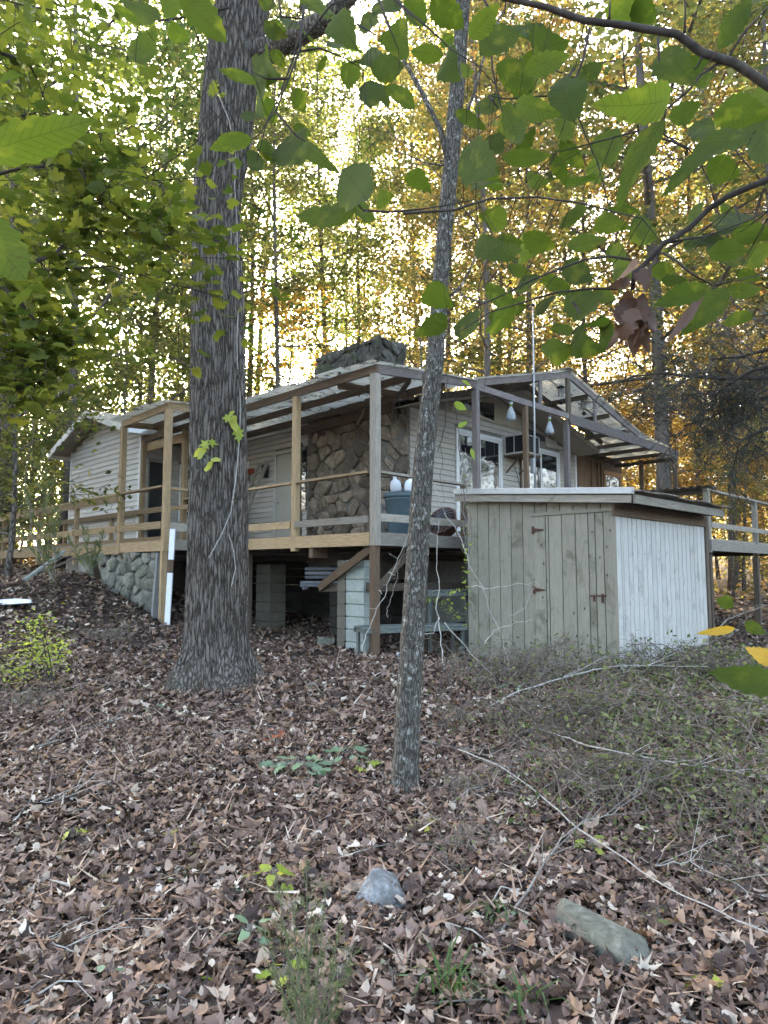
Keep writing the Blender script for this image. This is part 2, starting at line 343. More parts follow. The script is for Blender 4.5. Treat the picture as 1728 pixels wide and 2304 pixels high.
LM = {
 'green': leafmat('green forest leaf', [(.04, .07, .02), (.075, .115, .03), (.13, .175, .045), (.24, .26, .07)], .55, tcol=1.25),
 'ygreen': leafmat('yellow green forest leaf', [(.055, .075, .028), (.11, .13, .045), (.20, .20, .07), (.34, .28, .10)], .58, tcol=1.2),
 'gold': leafmat('golden forest leaf', [(.09, .09, .035), (.2, .165, .055), (.36, .24, .08), (.38, .20, .075)], .58, tcol=1.2),
 'orange': leafmat('orange brown forest leaf', [(.2, .12, .045), (.36, .2, .06), (.44, .29, .09), (.26, .14, .06)], .6, tcol=1.3),
 'oakgreen': leafmat('lobed green leaf', [(.045, .07, .014), (.08, .105, .02), (.14, .16, .03), (.25, .25, .04)], .55, tcol=1.3),
 'big': leafmat('broad serrated green leaf', [(.026, .044, .008), (.036, .06, .010), (.06, .085, .014)], .6, obj=True, veins=True, rough=.8, tcol=1.6),
 'yellow': leafmat('broad yellow leaf', [(.34, .20, .02), (.42, .27, .03)], .45, obj=True, veins=True),
 'dead': leafmat('curled dead leaf', [(.06, .03, .02), (.13, .07, .045)], .25, obj=True),
 'litter': leafmat('fallen leaf litter', [(.028, .018, .015), (.075, .047, .037), (.12, .078, .06), (.19, .128, .10), (.26, .18, .142), (.27, .155, .09), (.37, .285, .22), (.60, .51, .41)], .12, tcol=1.0, rough=.55),
 'shrub': leafmat('small grey green leaf', [(.04, .055, .02), (.08, .10, .035), (.14, .16, .06), (.27, .28, .14)], .4, rough=.8),
 'seed': leafmat('pale blue green lobed leaf', [(.13, .20, .12), (.20, .30, .18), (.28, .38, .22)], .35),
 'lime': leafmat('yellow green leaf', [(.22, .30, .04), (.36, .42, .07), (.5, .5, .12)], .45),
 'red': leafmat('reddish leaf', [(.32, .08, .04), (.42, .16, .08)], .4),
 'needle': leafmat('dark conifer needle', [(.008, .012, .008), (.016, .024, .014), (.03, .038, .018)], .08),
 'cedar': leafmat('feathery green needle', [(.07, .085, .035), (.12, .14, .06), (.18, .20, .09)], .3),
 'grass': leafmat('grass blade', [(.06, .11, .03), (.13, .2, .06), (.22, .28, .1)], .3),
}

M.update(LM)
# ------------------------------------------------------------------ leaf templates and scattering
def tpl(kind):
    if kind == 'quad':
        v = [(-.5, 0, 0), (0, -.3, .06), (.5, 0, 0), (.05, .3, .06)]; f = [(0, 1, 2), (0, 2, 3)]
        return np.array(v), np.array(f)
    if kind in ('oak', 'maple', 'ovate', 'oaklow'):
        n = {'oak': 20, 'maple': 18, 'ovate': 10, 'oaklow': 9}[kind]; vs = [(0, 0, 0)]
        for i in range(n):
            t = 2*math.pi*i/n
            if kind == 'oak': r = (.5, .37, .47, .36)[i % 4]; x, y = r*math.cos(t)*1.12, r*math.sin(t)*.70
            elif kind == 'oaklow': r = (.48 if i % 2 == 0 else .36); x, y = r*math.cos(t)*1.05, r*math.sin(t)*.7
            elif kind == 'maple': r = [.62, .3, .42][i % 3]*(.75 if 6 < i < 12 else 1); x, y = r*math.cos(t), r*math.sin(t)
            else: r = .5; x, y = r*math.cos(t), r*math.sin(t)*.55*(1-.25*math.cos(t))
            vs.append((x, y, 0))
        return np.array(vs), np.array([(0, i+1, (i+1) % n+1) for i in range(n)])
    if kind == 'needle': return np.array([(0, -.055, 0), (1, 0, 0), (0, .055, 0)]), np.array([(0, 1, 2)])
TP = {k: tpl(k) for k in ('quad', 'oak', 'maple', 'ovate', 'oaklow', 'needle')}
def rots(n, tilt, rng, yaw=None):
    y = rng.uniform(0, 2*np.pi, n) if yaw is None else yaw
    t = tilt if hasattr(tilt, '__len__') else np.abs(rng.normal(0, tilt, n)); a = rng.uniform(0, 2*np.pi, n)
    cy, sy, ct, st, ca, sa = np.cos(y), np.sin(y), np.cos(t), np.sin(t), np.cos(a), np.sin(a)
    z = np.zeros(n); o = np.ones(n)
    Rz = np.stack([cy, -sy, z, sy, cy, z, z, z, o], 1).reshape(n, 3, 3)
    Rx = np.stack([o, z, z, z, ct, -st, z, st, ct], 1).reshape(n, 3, 3)
    Ra = np.stack([ca, -sa, z, sa, ca, z, z, z, o], 1).reshape(n, 3, 3)
    return Rz @ Rx @ Ra
def scatter(kind, P, S, R, rng, curl=0.5, rnd=None):
    tv, tf = TP[kind]; n = len(P); k = len(tv)
    V = np.repeat(tv[None], n, 0).copy()
    if curl:
        V[:, 1:, :2] *= np.clip(1+rng.normal(0, .16, (n, k-1, 1)), .55, 1.3)
        c1 = rng.normal(0, curl, (n, 1)); c2 = rng.normal(.2*curl, curl, (n, 1)); c3 = rng.normal(0, curl, (n, 1))
        V[:, :, 2] += c1*V[:, :, 0]**2+c2*V[:, :, 1]**2+c3*V[:, :, 0]*V[:, :, 1]
        V[:, 1:, 2] += rng.normal(0, curl*.05, (n, k-1))
    V = V*np.asarray(S).reshape(n, 1, 1)
    V = np.einsum('nij,nkj->nki', R, V)+np.asarray(P)[:, None, :]
    Fc = (tf[None]+(np.arange(n)*k)[:, None, None]).reshape(-1, 3)
    if rnd is None: rnd = rng.uniform(0, 1, n)
    return V.reshape(-1, 3), Fc, np.repeat(rnd, len(tf))
def merge(parts):
    Vs, Fs, Rs, o = [], [], [], 0
    for v, f, r in parts: Vs.append(v); Fs.append(f+o); Rs.append(r); o += len(v)
    return np.concatenate(Vs), np.concatenate(Fs), np.concatenate(Rs)
# ------------------------------------------------------------------ ground
def ground():
    xs = np.concatenate([np.linspace(-120, -16, 18), np.linspace(-15, 15, 150), np.linspace(16, 120, 18)])
    ys = np.concatenate([np.linspace(-40, -3, 10), np.linspace(-2, 22, 140), np.linspace(23, 160, 40)])
    X, Y = np.meshgrid(xs, ys); V = np.stack([X, Y, gz(X, Y)], 2).reshape(-1, 3)
    nx = len(xs); ny = len(ys); i = np.arange(nx-1)[None]+np.arange(ny-1)[:, None]*nx
    Fc = np.stack([i, i+1, i+1+nx, i+nx], 2).reshape(-1, 4)
    inst('ground', np_mesh('ground', V, Fc, M['soil'], smooth=True), Matrix.Identity(4), None, kind='structure',
         label='sloping forest floor of dark soil under the leaf litter')
ground()
def shed_or_wall(x, y):
    a, b = (np.stack([x-P0.x, y-P0.y], 1) @ np.array([[UU.x, VV.x], [UU.y, VV.y]])).T
    return ((a > -3.1) & (a < -.7) & (b > 1.45) & (b < 4.6)) | ((a > 1.5) & (b > 3)) 
def litter():
    rng = np.random.default_rng(3); parts = []
    def zone(y0, y1, dens, kind, smin, smax, curl, tilt, lift):
        n = int(dens*(y1-y0)*((y0+y1)/2*1.3+1.0)); yy = np.sqrt(rng.uniform(y0**2, y1**2, n)); xx = rng.uniform(-.66, .66, n)*yy+rng.uniform(-.4, .4, n)
        m = ~shed_or_wall(xx, yy); xx, yy = xx[m], yy[m]; n = len(xx)
        P = np.stack([xx, yy, gz(xx, yy)+rng.uniform(0.0, lift, n)+.008], 1)
        rn = np.clip(rng.beta(1.1, 1.5, n), 0, .9); rn[rng.uniform(0, 1, n) < .045] = 1.0
        S = rng.uniform(smin, smax, n)*np.where(rng.uniform(0, 1, n) < .12, 1.35, 1)
        parts.append(scatter(kind, P, S, rots(n, tilt, rng), rng, curl, rn))
    zone(1.7, 3.2, 620, 'oak', .035, .098, .8, .38, .05)
    zone(1.7, 3.2, 900, 'ovate', .016, .05, 1.0, .55, .06)
    zone(1.7, 3.2, 260, 'ovate', .03, .075, .9, .5, .05)
    zone(1.7, 3.2, 30, 'maple', .05, .09, 1.0, .4, .06)
    zone(3.2, 6, 420, 'oak', .038, .095, .8, .38, .045)
    zone(3.2, 6, 620, 'ovate', .018, .055, 1.0, .55, .055)
    zone(3.2, 6, 150, 'ovate', .04, .085, .9, .5, .05)
    zone(6, 10, 380, 'oaklow', .045, .11, .9, .45, .045)
    zone(10, 16, 130, 'oaklow', .07, .12, .9, .5, .04)
    zone(16, 34, 22, 'quad', .12, .22, .7, .5, .04)
    V, Fc, R = merge(parts)
    inst('leaf_litter', np_mesh('leaf_litter', V, Fc, M['litter'], R), Matrix.Identity(4), None, kind='stuff', cat='leaf litter',
         label='brown fallen oak leaves covering the forest floor')
    # fine needles and bits of twig between the leaves
    n = 22000; yy = np.sqrt(rng.uniform(1.7**2, 9**2, n)); xx = rng.uniform(-.66, .66, n)*yy
    m = ~shed_or_wall(xx, yy); xx, yy = xx[m], yy[m]; n = len(xx)
    P = np.stack([xx, yy, gz(xx, yy)+rng.uniform(.02, .07, n)], 1)
    v, f, r = scatter('needle', P, rng.uniform(.04, .16, n), rots(n, .25, rng), rng, .3, rng.beta(1.5, 1.5, n))
    inst('needle_litter', np_mesh('needle_litter', v, f, M['litter'], r), Matrix.Identity(4), None, kind='stuff', cat='pine straw',
         label='thin brown pine straw and twig bits strewn over the fallen leaves')
litter()

# ------------------------------------------------------------------ stones cut to fit each other
def clip(poly, n, d):                                          # keep points with n.p <= d
    out = []
    for i in range(len(poly)):
        p, q = poly[i], poly[(i+1) % len(poly)]; a = n[0]*p[0]+n[1]*p[1]-d; b = n[0]*q[0]+n[1]*q[1]-d
        if a <= 0: out.append(p)
        if a*b < 0: t = a/(a-b); out.append((p[0]+t*(q[0]-p[0]), p[1]+t*(q[1]-p[1])))
    return out
def stones(parent, outline, n, mapf, mat, rng, depth=.07, gap=.012, name='stone', stretch=1.5):
    xs = [p[0] for p in outline]; ys = [p[1] for p in outline]; seeds = []; tries = 0
    area = (max(xs)-min(xs))*(max(ys)-min(ys)); r = math.sqrt(area/n)*.72
    while len(seeds) < n and tries < 9000:
        tries += 1; p = (rng.uniform(min(xs), max(xs)), rng.uniform(min(ys), max(ys))); rr = r*rng.uniform(.55, 1.25)
        if all(((p[0]-q[0])/stretch*1.2)**2+(p[1]-q[1])**2 > min(rr, q[2])**2 for q in seeds): seeds.append((p[0], p[1], rr))
    for s in seeds:
        poly = list(outline)
        for q in seeds:
            if q is s: continue
            dx, dy = q[0]-s[0], (q[1]-s[1])*1.15; l = math.hypot(dx, dy)
            if l > r*7: continue
            nx, ny = dx/l, dy/l; mx, my = (s[0]+q[0])/2, (s[1]+q[1])/2
            poly = clip(poly, (nx, ny), nx*mx+ny*my-gap*rng.uniform(.4, 1.3))
            if len(poly) < 3: break
        if len(poly) < 3: continue
        # soften corners
        pl = []
        for i in range(len(poly)):
            p, q = poly[i], poly[(i+1) % len(poly)]
            if math.hypot(q[0]-p[0], q[1]-p[1]) < .03: pl.append(((p[0]+q[0])/2, (p[1]+q[1])/2)); continue
            for t in (.18, .82): pl.append((p[0]+t*(q[0]-p[0])+rng.uniform(-.006, .006), p[1]+t*(q[1]-p[1])+rng.uniform(-.006, .006)))
        if len(pl) < 4: continue
        cx = sum(p[0] for p in pl)/len(pl); cy = sum(p[1] for p in pl)/len(pl); d = depth*rng.uniform(.35, 1.5)
        tx, ty = rng.uniform(-.28, .28), rng.uniform(-.28, .28); k = len(pl); vs = []
        c0 = mapf(cx, cy, 0)
        for sc_, dd in ((1, -.03), (1, d*.55), (.88, d*.9), (.5, d*1.02)):
            for p in pl:
                x = cx+(p[0]-cx)*sc_; y = cy+(p[1]-cy)*sc_
                vs.append(mapf(x, y, dd+((x-cx)*tx+(y-cy)*ty+rng.uniform(-.008, .008) if dd > 0 else 0))-c0)
        vs.append(mapf(cx, cy, d*1.03)-c0)
        fs = [(j*k+i, j*k+(i+1) % k, (j+1)*k+(i+1) % k, (j+1)*k+i) for j in range(3) for i in range(k)]+[(3*k+i, 3*k+(i+1) % k, 4*k) for i in range(k)]
        me = bpy.data.meshes.new(name); me.from_pydata(vs, [], fs); me.materials.append(mat)
        inst(name, me, Matrix.Translation(c0), parent)

# ------------------------------------------------------------------ cabin
ZR = lambda b: 4.23-.262*abs(b-5.94)                           # main roof plane
def quadbox(name, mat, parent, corners, out, **k):            # slab from 4 corners, thickened along out
    o = Vector(out); c = [Vector(x) for x in corners]; cen = sum(c, Vector())/len(c)
    vs = [x-cen for x in c]+[x-cen+o for x in c]; n = len(c)
    fs = [tuple(range(n)), tuple(range(2*n-1, n-1, -1))]+[(i, (i+1) % n, n+(i+1) % n, n+i) for i in range(n)]
    me = bpy.data.meshes.new(name); me.from_pydata(vs, [], fs); me.materials.append(mat)
    return inst(name, me, Matrix.Translation(cen), parent, **k)
_sb = {}
def siding(parent, mat, fr, s0, s1, z0, z1, e, holes=(), top=None):
    """lap boards on a wall: fr(s, out, z) -> world; X along s. top(s) = wall height"""
    rng = random.Random(5); z = z0; o = fr(0, 0, 0); D = (fr(1, 0, 0)-o); N = (fr(0, 1, 0)-o)
    while z < z1-.02:
        zt = min(z+e, z1); a, b = s0, s1
        if top:
            ss = [s0+(s1-s0)*i/200 for i in range(201)]; ok = [s for s in ss if top(s) >= z+e*.6]
            if not ok: break
            a, b = ok[0], ok[-1]
        segs = [(a, b)]
        for h in holes:
            if h[2] < zt-.01 and h[3] > z+.01:
                ns = []
                for u, v in segs:
                    if h[1] <= u or h[0] >= v: ns.append((u, v)); continue
                    if h[0]-u > .04: ns.append((u, h[0]))
                    if v-h[1] > .04: ns.append((h[1], v))
                segs = ns
        for u, v in segs:
            L = v-u; key = (round(L, 3), round(zt-z, 3), mat.name); me = _sb.get(key)
            if me is None:
                h = zt-z; pr = [(-.004, 0), (.026, .0), (.027, .012), (.002, h-.004), (-.004, h-.004)]
                vs = [(x, y, zz) for x in (-L/2, L/2) for y, zz in pr]
                fs = [(i, (i+1) % 5, 5+(i+1) % 5, 5+i) for i in range(5)]+[(0, 1, 2, 3, 4), (9, 8, 7, 6, 5)]
                me = bpy.data.meshes.new('siding_board'); me.from_pydata(vs, [], fs); me.materials.append(mat); _sb[key] = me
            c = fr((u+v)/2, 0, z); t = rng.uniform(-.0012, .0012)
            Mx = Matrix(((D.x, N.x, 0, c.x), (D.y, N.y, 0, c.y), (0, 0, 1, c.z), (0, 0, 0, 1))) @ Matrix.Rotation(t, 4, 'Y')
            inst('siding_board', me, Mx, parent)
        z += e
cabin = thing('cabin', 'single storey woodland cabin with pale lap siding and a broad fieldstone chimney wall', 'cabin', H(4, 5, .4))
AW, BW = 1.88, 1.93
frR = lambda s, o, z: H(AW-o, s, z)                            # right (gable) wall: s = b, faces -a
frF = lambda s, o, z: H(s, BW-o, z)                            # front wall
frW = lambda s, o, z: H(s, 0-o, z)                             # wing front wall
frS = lambda s, o, z: H(7.93-o, s, z)                          # wing side wall
# wall cores
quadbox('wall', M['backing'], cabin, [H(AW+.01, 2.8, .3), H(AW+.01, 9.66, .3), H(AW+.01, 9.66, ZR(9.66)-.1), H(AW+.01, 5.94, 4.1), H(AW+.01, 2.8, ZR(2.8)-.1)], UU*.12)
quadbox('wall', M['backing'], cabin, [H(4.0, BW+.01, .3), H(7.93, BW+.01, .3), H(7.93, BW+.01, 3.2), H(4.0, BW+.01, 3.2)], VV*.12)
quadbox('wall', M['backing'], cabin, [H(7.94, .01, -.3), H(12.26, .01, -.3), H(12.26, .01, 3.3), H(10.1, .01, 3.93), H(7.94, .01, 3.3)], VV*.12)
quadbox('wall', M['backing'], cabin, [H(7.94, .13, .2), H(7.94, BW, .2), H(7.94, BW, 3.3), H(7.94, .13, 3.3)], UU*.12)
quadbox('wall', M['backing'], cabin, [H(12.26, .13, -.3), H(12.26, 9.5, -.3), H(12.26, 9.5, 3.3), H(12.26, .13, 3.3)], -UU*.12)
quadbox('wall', M['backing'], cabin, [H(2, 9.6, -.3), H(12.2, 9.6, -.3), H(12.2, 9.6, 3.2), H(2, 9.6, 3.2)], -VV*.12)
box('floor', M['wood_dark'], cabin, (1.95, 12.2), (2.05, 9.5), (.18, .34))
# windows of the right wall
WIN = [(4.42, 6.02, .9, 3.02), (7.02, 8.70, .9, 3.02)]
TR = [(4.5, 5.83, 3.5, 3.82), (7.3, 8.1, 3.3, 3.6)]
holes = [(w[0]-.1, w[1]+.1, w[2]-.1, w[3]+.1) for w in WIN]+[(t[0]-.04, t[1]+.04, t[2]-.04, t[3]+.2) for t in TR]
siding(cabin, M['siding'], frR, 2.85, 9.64, .36, 3.45, .118, holes, lambda s: ZR(s)-.12)
quadbox('gable_panel', M['soffit'], cabin, [H(AW-.006, 4.2, 3.462), H(AW-.006, 7.7, 3.462), H(AW-.006, 6.2, ZR(6.2)-.13), H(AW-.006, 5.94, ZR(5.94)-.13), H(AW-.006, 4.3, ZR(4.3)-.13)], UU*.012)
box('corner_trim', M['trim'], cabin, (AW-.03, AW-.001), (9.64, 9.72), (.3, 3.2))
box('batten', M['soffit'], cabin, (AW-.04, AW-.008), (7.0, 7.08), (3.06, 3.85))
box('batten', M['wood_brown'], cabin, (AW-.05, AW-.022), (6.86, 6.95), (.4, 3.0))
def window(parent, fr, s0, s1, z0, z1, fw=.08, mull=True, mat='trim', sill=True):
    o = fr(0, 0, 0); D = fr(1, 0, 0)-o; N = fr(0, 1, 0)-o
    def rect(nm, u0, u1, w0, w1, d0, d1, m, par):
        c = fr((u0+u1)/2, (d0+d1)/2, (w0+w1)/2)
        if u1-u0 > w1-w0: return bar(nm, m, par, c-D*(u1-u0)/2, c+D*(u1-u0)/2, d1-d0, w1-w0, side=N)
        return bar(nm, m, par, c-ZZ*(w1-w0)/2, c+ZZ*(w1-w0)/2, u1-u0, d1-d0, side=D)
    f = rect('window', s0-fw, s1+fw, z1, z1+fw, .0, .045, M[mat], parent)
    rect('frame', s0-fw, s1+fw, z0-fw, z0, .0, .045, M[mat], f)
    for u in ((s0-fw, s0), (s1, s1+fw)): rect('frame', u[0], u[1], z0, z1, .0, .045, M[mat], f)
    rect('sash', s0, s1, z1-.05, z1, .005, .03, M[mat], f); rect('sash', s0, s1, z0, z0+.05, .005, .03, M[mat], f)
    for u in ((s0, s0+.045), (s1-.045, s1)): rect('sash', u[0], u[1], z0+.05, z1-.05, .005, .03, M[mat], f)
    if mull: rect('sash', (s0+s1)/2-.03, (s0+s1)/2+.03, z0+.05, z1-.05, .005, .032, M[mat], f)
    quadbox('pane', M['glass'], f, [fr(s0+.04, .008, z0+.04), fr(s1-.04, .008, z0+.04), fr(s1-.04, .008, z1-.04), fr(s0+.04, .008, z1-.04)], N*.006)
    return f
for w in WIN: window(cabin, frR, *w)
for t in TR:
    o = frR(0, 0, 0); f = quadbox('gable_window', M['glass'], cabin, [frR(t[0], .004, t[2]+(.12 if t[0] < 5 else 0)), frR(t[1], .004, t[2]), frR(t[1], .004, t[3]+(.1 if t[0] < 5 else -.15)), frR(t[0], .004, t[3]-.05)], -UU*.01)
# chimney and stone wall
srng = random.Random(11)
box('chimney_core', M['mortar'], cabin, (1.89, 4.05), (1.95, 2.8), (-.2, 3.0))
stones(cabin, [(1.88, .3), (4.0, .3), (3.92, 1.3), (4.0, 2.3), (3.9, 3.3), (1.88, 3.4)], 78, lambda s, z, o: H(s, 1.95-o, z), M['stone'], srng, .07)
stones(cabin, [(1.95, .3), (2.78, .3), (2.78, 3.35), (1.95, 3.35)], 26, lambda s, z, o: H(1.90-o, s, z), M['stone'], srng, .045, .008, stretch=2)
box('chimney_stack', M['mortar'], cabin, (1.95, 3.8), (2.0, 2.8), (3.0, 4.52))
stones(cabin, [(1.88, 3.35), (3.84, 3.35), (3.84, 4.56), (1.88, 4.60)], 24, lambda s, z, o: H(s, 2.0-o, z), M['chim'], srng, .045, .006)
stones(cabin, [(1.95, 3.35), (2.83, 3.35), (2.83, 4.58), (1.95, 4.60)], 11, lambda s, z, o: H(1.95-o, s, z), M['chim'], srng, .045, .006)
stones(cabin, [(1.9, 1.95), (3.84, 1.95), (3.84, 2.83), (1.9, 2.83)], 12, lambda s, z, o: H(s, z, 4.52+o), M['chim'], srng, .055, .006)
# front wall: door, narrow window, boards
siding(cabin, M['siding'], frF, 4.02, 7.9, .36, 3.15, .118, [(4.22, 5.2, .3, 2.66), (6.2, 7.5, 1.3, 2.6)])
box('window_strip', M['glass'], cabin, (4.02, 4.16), (BW-.05, BW-.022), (1.25, 2.66))
box('corner_trim', M['wood_dark'], cabin, (4.17, 4.21), (BW-.05, BW-.004), (.36, 2.75))
dr = box('door', M['door'], cabin, (4.32, 5.1), (BW-.03, BW-.002), (.56, 2.57))
box('door_frame', M['siding'], dr, (4.23, 4.31), (BW-.055, BW-.001), (.5, 2.66)); box('door_frame', M['siding'], dr, (5.11, 5.19), (BW-.055, BW-.001), (.5, 2.66))
box('door_frame', M['siding'], dr, (4.313, 5.107), (BW-.055, BW-.001), (2.58, 2.66))
MB().lathe([(.0, 0), (.018, .004), (.03, .02), (.024, .045), (0, .05)], 10).build('door_handle', M['metal'], None, True)
kn = bpy.context.scene.collection.objects[-1]; kn.parent = dr; kn.matrix_basis = W[dr].inverted() @ Matrix.Translation(H(5.02, BW-.04, 1.5)) @ (-VV).to_track_quat('Z', 'Y').to_matrix().to_4x4()
window(cabin, frF, 6.3, 7.4, 1.4, 2.5, .07)
box('light_fixture', M['black'], cabin, (5.42, 5.55), (BW-.14, BW-.02), (2.1, 2.4))
# wing
wtop = lambda s: 3.98-.31*abs(s-10.1)
siding(cabin, M['siding_white'], frW, 7.97, 12.24, -.3, 3.95, .128, [], lambda s: wtop(s)-.06)
siding(cabin, M['siding'], frS, .03, BW, .3, 3.2, .118, [(.2, .78, .3, 2.6), (.98, 1.72, 1.1, 2.62)])
box('corner_trim', M['trim'], cabin, (7.88, 7.968), (-.03, .03), (-.3, 3.28)); box('corner_trim', M['trim'], cabin, (12.242, 12.3), (-.03, .03), (-.3, 3.28))
box('dark_doorway', M['black'], cabin, (7.895, 7.925), (.24, .74), (.5, 2.56)); window(cabin, frS, 1.06, 1.64, 1.2, 2.52, .06, False)
for s in (-1, 1):                                              # wing roof: ridge runs along b
    e0 = H(10.1, -.5, 4.06); e1 = H(10.1+s*2.6, -.5, 4.06-.31*2.6); e2 = H(10.1+s*2.6, 5, 4.06-.31*2.6); e3 = H(10.1, 5, 4.06)
    quadbox('roof', M['metal'], cabin, [e0, e1, e2, e3], ZZ*.035)
    bar('rake_board', M['trim'], cabin, e0-ZZ*.085, e1-ZZ*.085, .03, .15, side=VV)
    quadbox('soffit', M['soffit'], cabin, [H(10.1, -.48, 4.03), H(10.1+s*2.55, -.48, 4.03-.31*2.55), H(10.1+s*2.55, -.01, 4.03-.31*2.55), H(10.1, -.01, 4.03)], -ZZ*.02)
    quadbox('fascia', M['trim'], cabin, [e1, e2, e2-ZZ*.14, e1-ZZ*.14], UU*s*.02)
quadbox('gable_panel', M['soffit'], cabin, [frW(8.7, .004, 3.42), frW(11.5, .004, 3.42), frW(10.1, .004, 3.86)], -VV*.018)
# main roof
for (b0, b1) in ((2.4, 5.94), (9.75, 5.94)):
    quadbox('roof', M['rust'], cabin, [H(1.2, b0, ZR(b0)), H(12.6, b0, ZR(b0)), H(12.6, b1, ZR(b1)), H(1.2, b1, ZR(b1))], ZZ*.04)
    bar('rake_board', M['wood_grey'], cabin, H(1.19, b0, ZR(b0)-.06), H(1.19, b1, ZR(b1)-.06), .03, .15, side=UU)
    quadbox('soffit', M['soffit'], cabin, [H(1.22, b0, ZR(b0)-.09), H(1.86, b0, ZR(b0)-.09), H(1.86, b1, ZR(b1)-.09), H(1.22, b1, ZR(b1)-.09)], -ZZ*.02)
# brown boarded room behind the gable wall
ew = quadbox('wall', M['brownply'], cabin, [H(AW+.03, 9.74, .3), H(AW+.03, 12.67, .3), H(AW+.03, 12.67, 3.12), H(AW+.03, 9.74, 3.32)], UU*.1)
quadbox('wall', M['brownply'], cabin, [H(AW+.14, 12.67, .3), H(6, 12.67, .3), H(6, 12.67, 3.12), H(AW+.14, 12.67, 3.12)], -VV*.1)
for b in (9.78, 10.62, 11.0, 11.22): box('batten', M['brownply'], cabin, (AW-.02, AW+.03), (b, b+.08), (.36, 3.1))
for b0, b1 in ((9.9, 10.58), ): quadbox('pane', M['glass'], cabin, [frR(b0, -.02, .9), frR(b1, -.02, .9), frR(b1, -.02, 2.3), frR(b0, -.02, 2.3)], -UU*.006)
window(cabin, frR, 11.42, 12.4, .9, 3.0-.18, .09, False, 'doorwood')
quadbox('roof', M['rust'], cabin, [H(1.7, 9.78, 3.36), H(7, 9.78, 3.36), H(7, 12.9, 3.16), H(1.7, 12.9, 3.16)], ZZ*.03)
# crawl space wall, added to shut out backlight, and piers
fw = thing('crawl_light_screen', 'dark block wall added under the cabin floor to keep backlight out of the crawl space', 'wall', H(7, 3.3, -.8))
rngb = random.Random(2)
def blockwall(parent, fr, s0, s1, z0, z1, mat, t=.19, bl=.4, bh=.2):
    r = 0; z = z0
    while z < z1-.03:
        h = min(bh, z1-z); s = s0-(bl/2 if r % 2 else 0)
        while s < s1-.02:
            u, v = max(s, s0), min(s+bl, s1)
            if v-u > .04:
                c = fr((u+v)/2, -t/2, z+h/2); D = fr(1, 0, 0)-fr(0, 0, 0)
                bar('block', mat, parent, c-D*((v-u)/2-.004), c+D*((v-u)/2-.004), t, h-.008, side=fr(0, 1, 0)-fr(0, 0, 0))
            s += bl
        z += bh; r += 1
blockwall(fw, lambda s, o, z: H(s, 3.3-o, z), 2.3, 12.0, -1.4, .17, M['block_shade'])
quadbox('wall', M['wood_dark'], fw, [H(7.9, -.7, -1.2), H(7.9, 3.2, -1.2), H(7.9, 3.2, .17), H(7.9, -.7, .17)], UU*.1)  # added dark sheet standing for the shade under the wing
quadbox('wall', M['concrete'], fw, [H(2.3, 3.5, -1.6), H(2.3, 12.5, -1.6), H(2.3, 12.5, .17), H(2.3, 3.5, .17)], UU*.15)
def pier(label, a0, a1, b0, b1, top, mat, mat2=None):
    g = G(*H(a0, b0).xy)-.1; t = thing('block_pier', label, 'pier', H((a0+a1)/2, (b0+b1)/2, g)); z = g+.06; i = 0
    while z < top-.05:
        h = min(.2, top-z)
        if i % 2: box('block', mat, t, (a0, a1), (b0, b1), (z, z+h-.004))
        else:
            m_ = (a0+a1)/2
            box('block', mat, t, (a0, m_-.003), (b0, b1), (z, z+h-.006)); box('block', mat, t, (m_+.003, a1), (b0, b1), (z, z+h-.006))
        z += .2; i += 1
    return t
p = onB(590, 1400, 1.2); a_, b_ = AB(p)
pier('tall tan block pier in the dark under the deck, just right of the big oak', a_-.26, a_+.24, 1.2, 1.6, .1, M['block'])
pier('block pier with shade in its colour in the middle of the crawl space, behind the slatted bench', 2.25, 2.75, 1.5, 1.9, .1, M['block_shade'])
pp = thing('block_pier', 'pale mossy block pier beside the corner post, crossed by a timber', 'pier', H(.9, .5, -1.2))
def ab_px(x, y, Y): return AB(at(x, y, Y))
pa, pb = ab_px(778, 1400, 10.75)
gp = G(*H(pa, pb).xy)-.08
for i in range(8):
    z = gp+.2*i
    if z > .12: break
    box('block', M['block_pale'], pp, (pa-.42, pa), (pb, pb+.19), (z, min(z+.194, .14)))
    box('block', M['block'], pp, (pa+.003, pa+.19), (pb-.02, pb+.2), (z, min(z+.194, .14)))

# ------------------------------------------------------------------ deck with its open roof
deck = thing('covered_deck', 'raised timber deck with railings under an open corrugated roof wrapping the cabin corner', 'deck', H(2, 0, -1.2))
A1, B1 = 4.42, -1.1
def P(name, mat, a, b, z0, z1, w=.13, d=.10): return box(name, M[mat], deck, (a-w/2, a+w/2), (b-d/2, b+d/2), (z0, z1))
def gr(a, b): return G(*H(a, b).xy)-.15
P('post', 'wood_grey', 0, .02, .35, 2.99, .13, .13); P('post', 'wood_brown', 0.02, .03, gr(0, 0), .348, .12, .12)
P('post', 'wood_tan', 1.93, .0, .30, 2.98, .12, .11); P('post', 'wood_tan', 4.0, .02, .2, 2.98)
P('post', 'wood_tan', 5.8, .0, .4, 3.0); P('post', 'wood_tan', 7.72, -.02, .3, 3.0, .1, .1)
P('post', 'wood_tan', A1, B1, .33, 3.0, .12, .12); P('post', 'wood_dark', A1+.09, B1+.1, gr(A1, B1), .34, .10, .10); P('post', 'wood_tan', A1+.02, B1-.01, gr(A1, B1), .328, .09, .11)
P('post', 'wood_tan', 6.37, B1, .3, 2.97, .12, .11); P('post', 'wood_dark', 6.4, B1+.1, gr(6.4, B1), .3, .1, .1)
P('post', 'beam_lilac', 0, 2.58, .5, 3.25, .12, .10); P('post', 'wood_brown', .0, 4.22, .5, 3.25, .1, .09); P('post', 'beam_lilac', .05, 5.93, .5, 3.24, .12, .10)
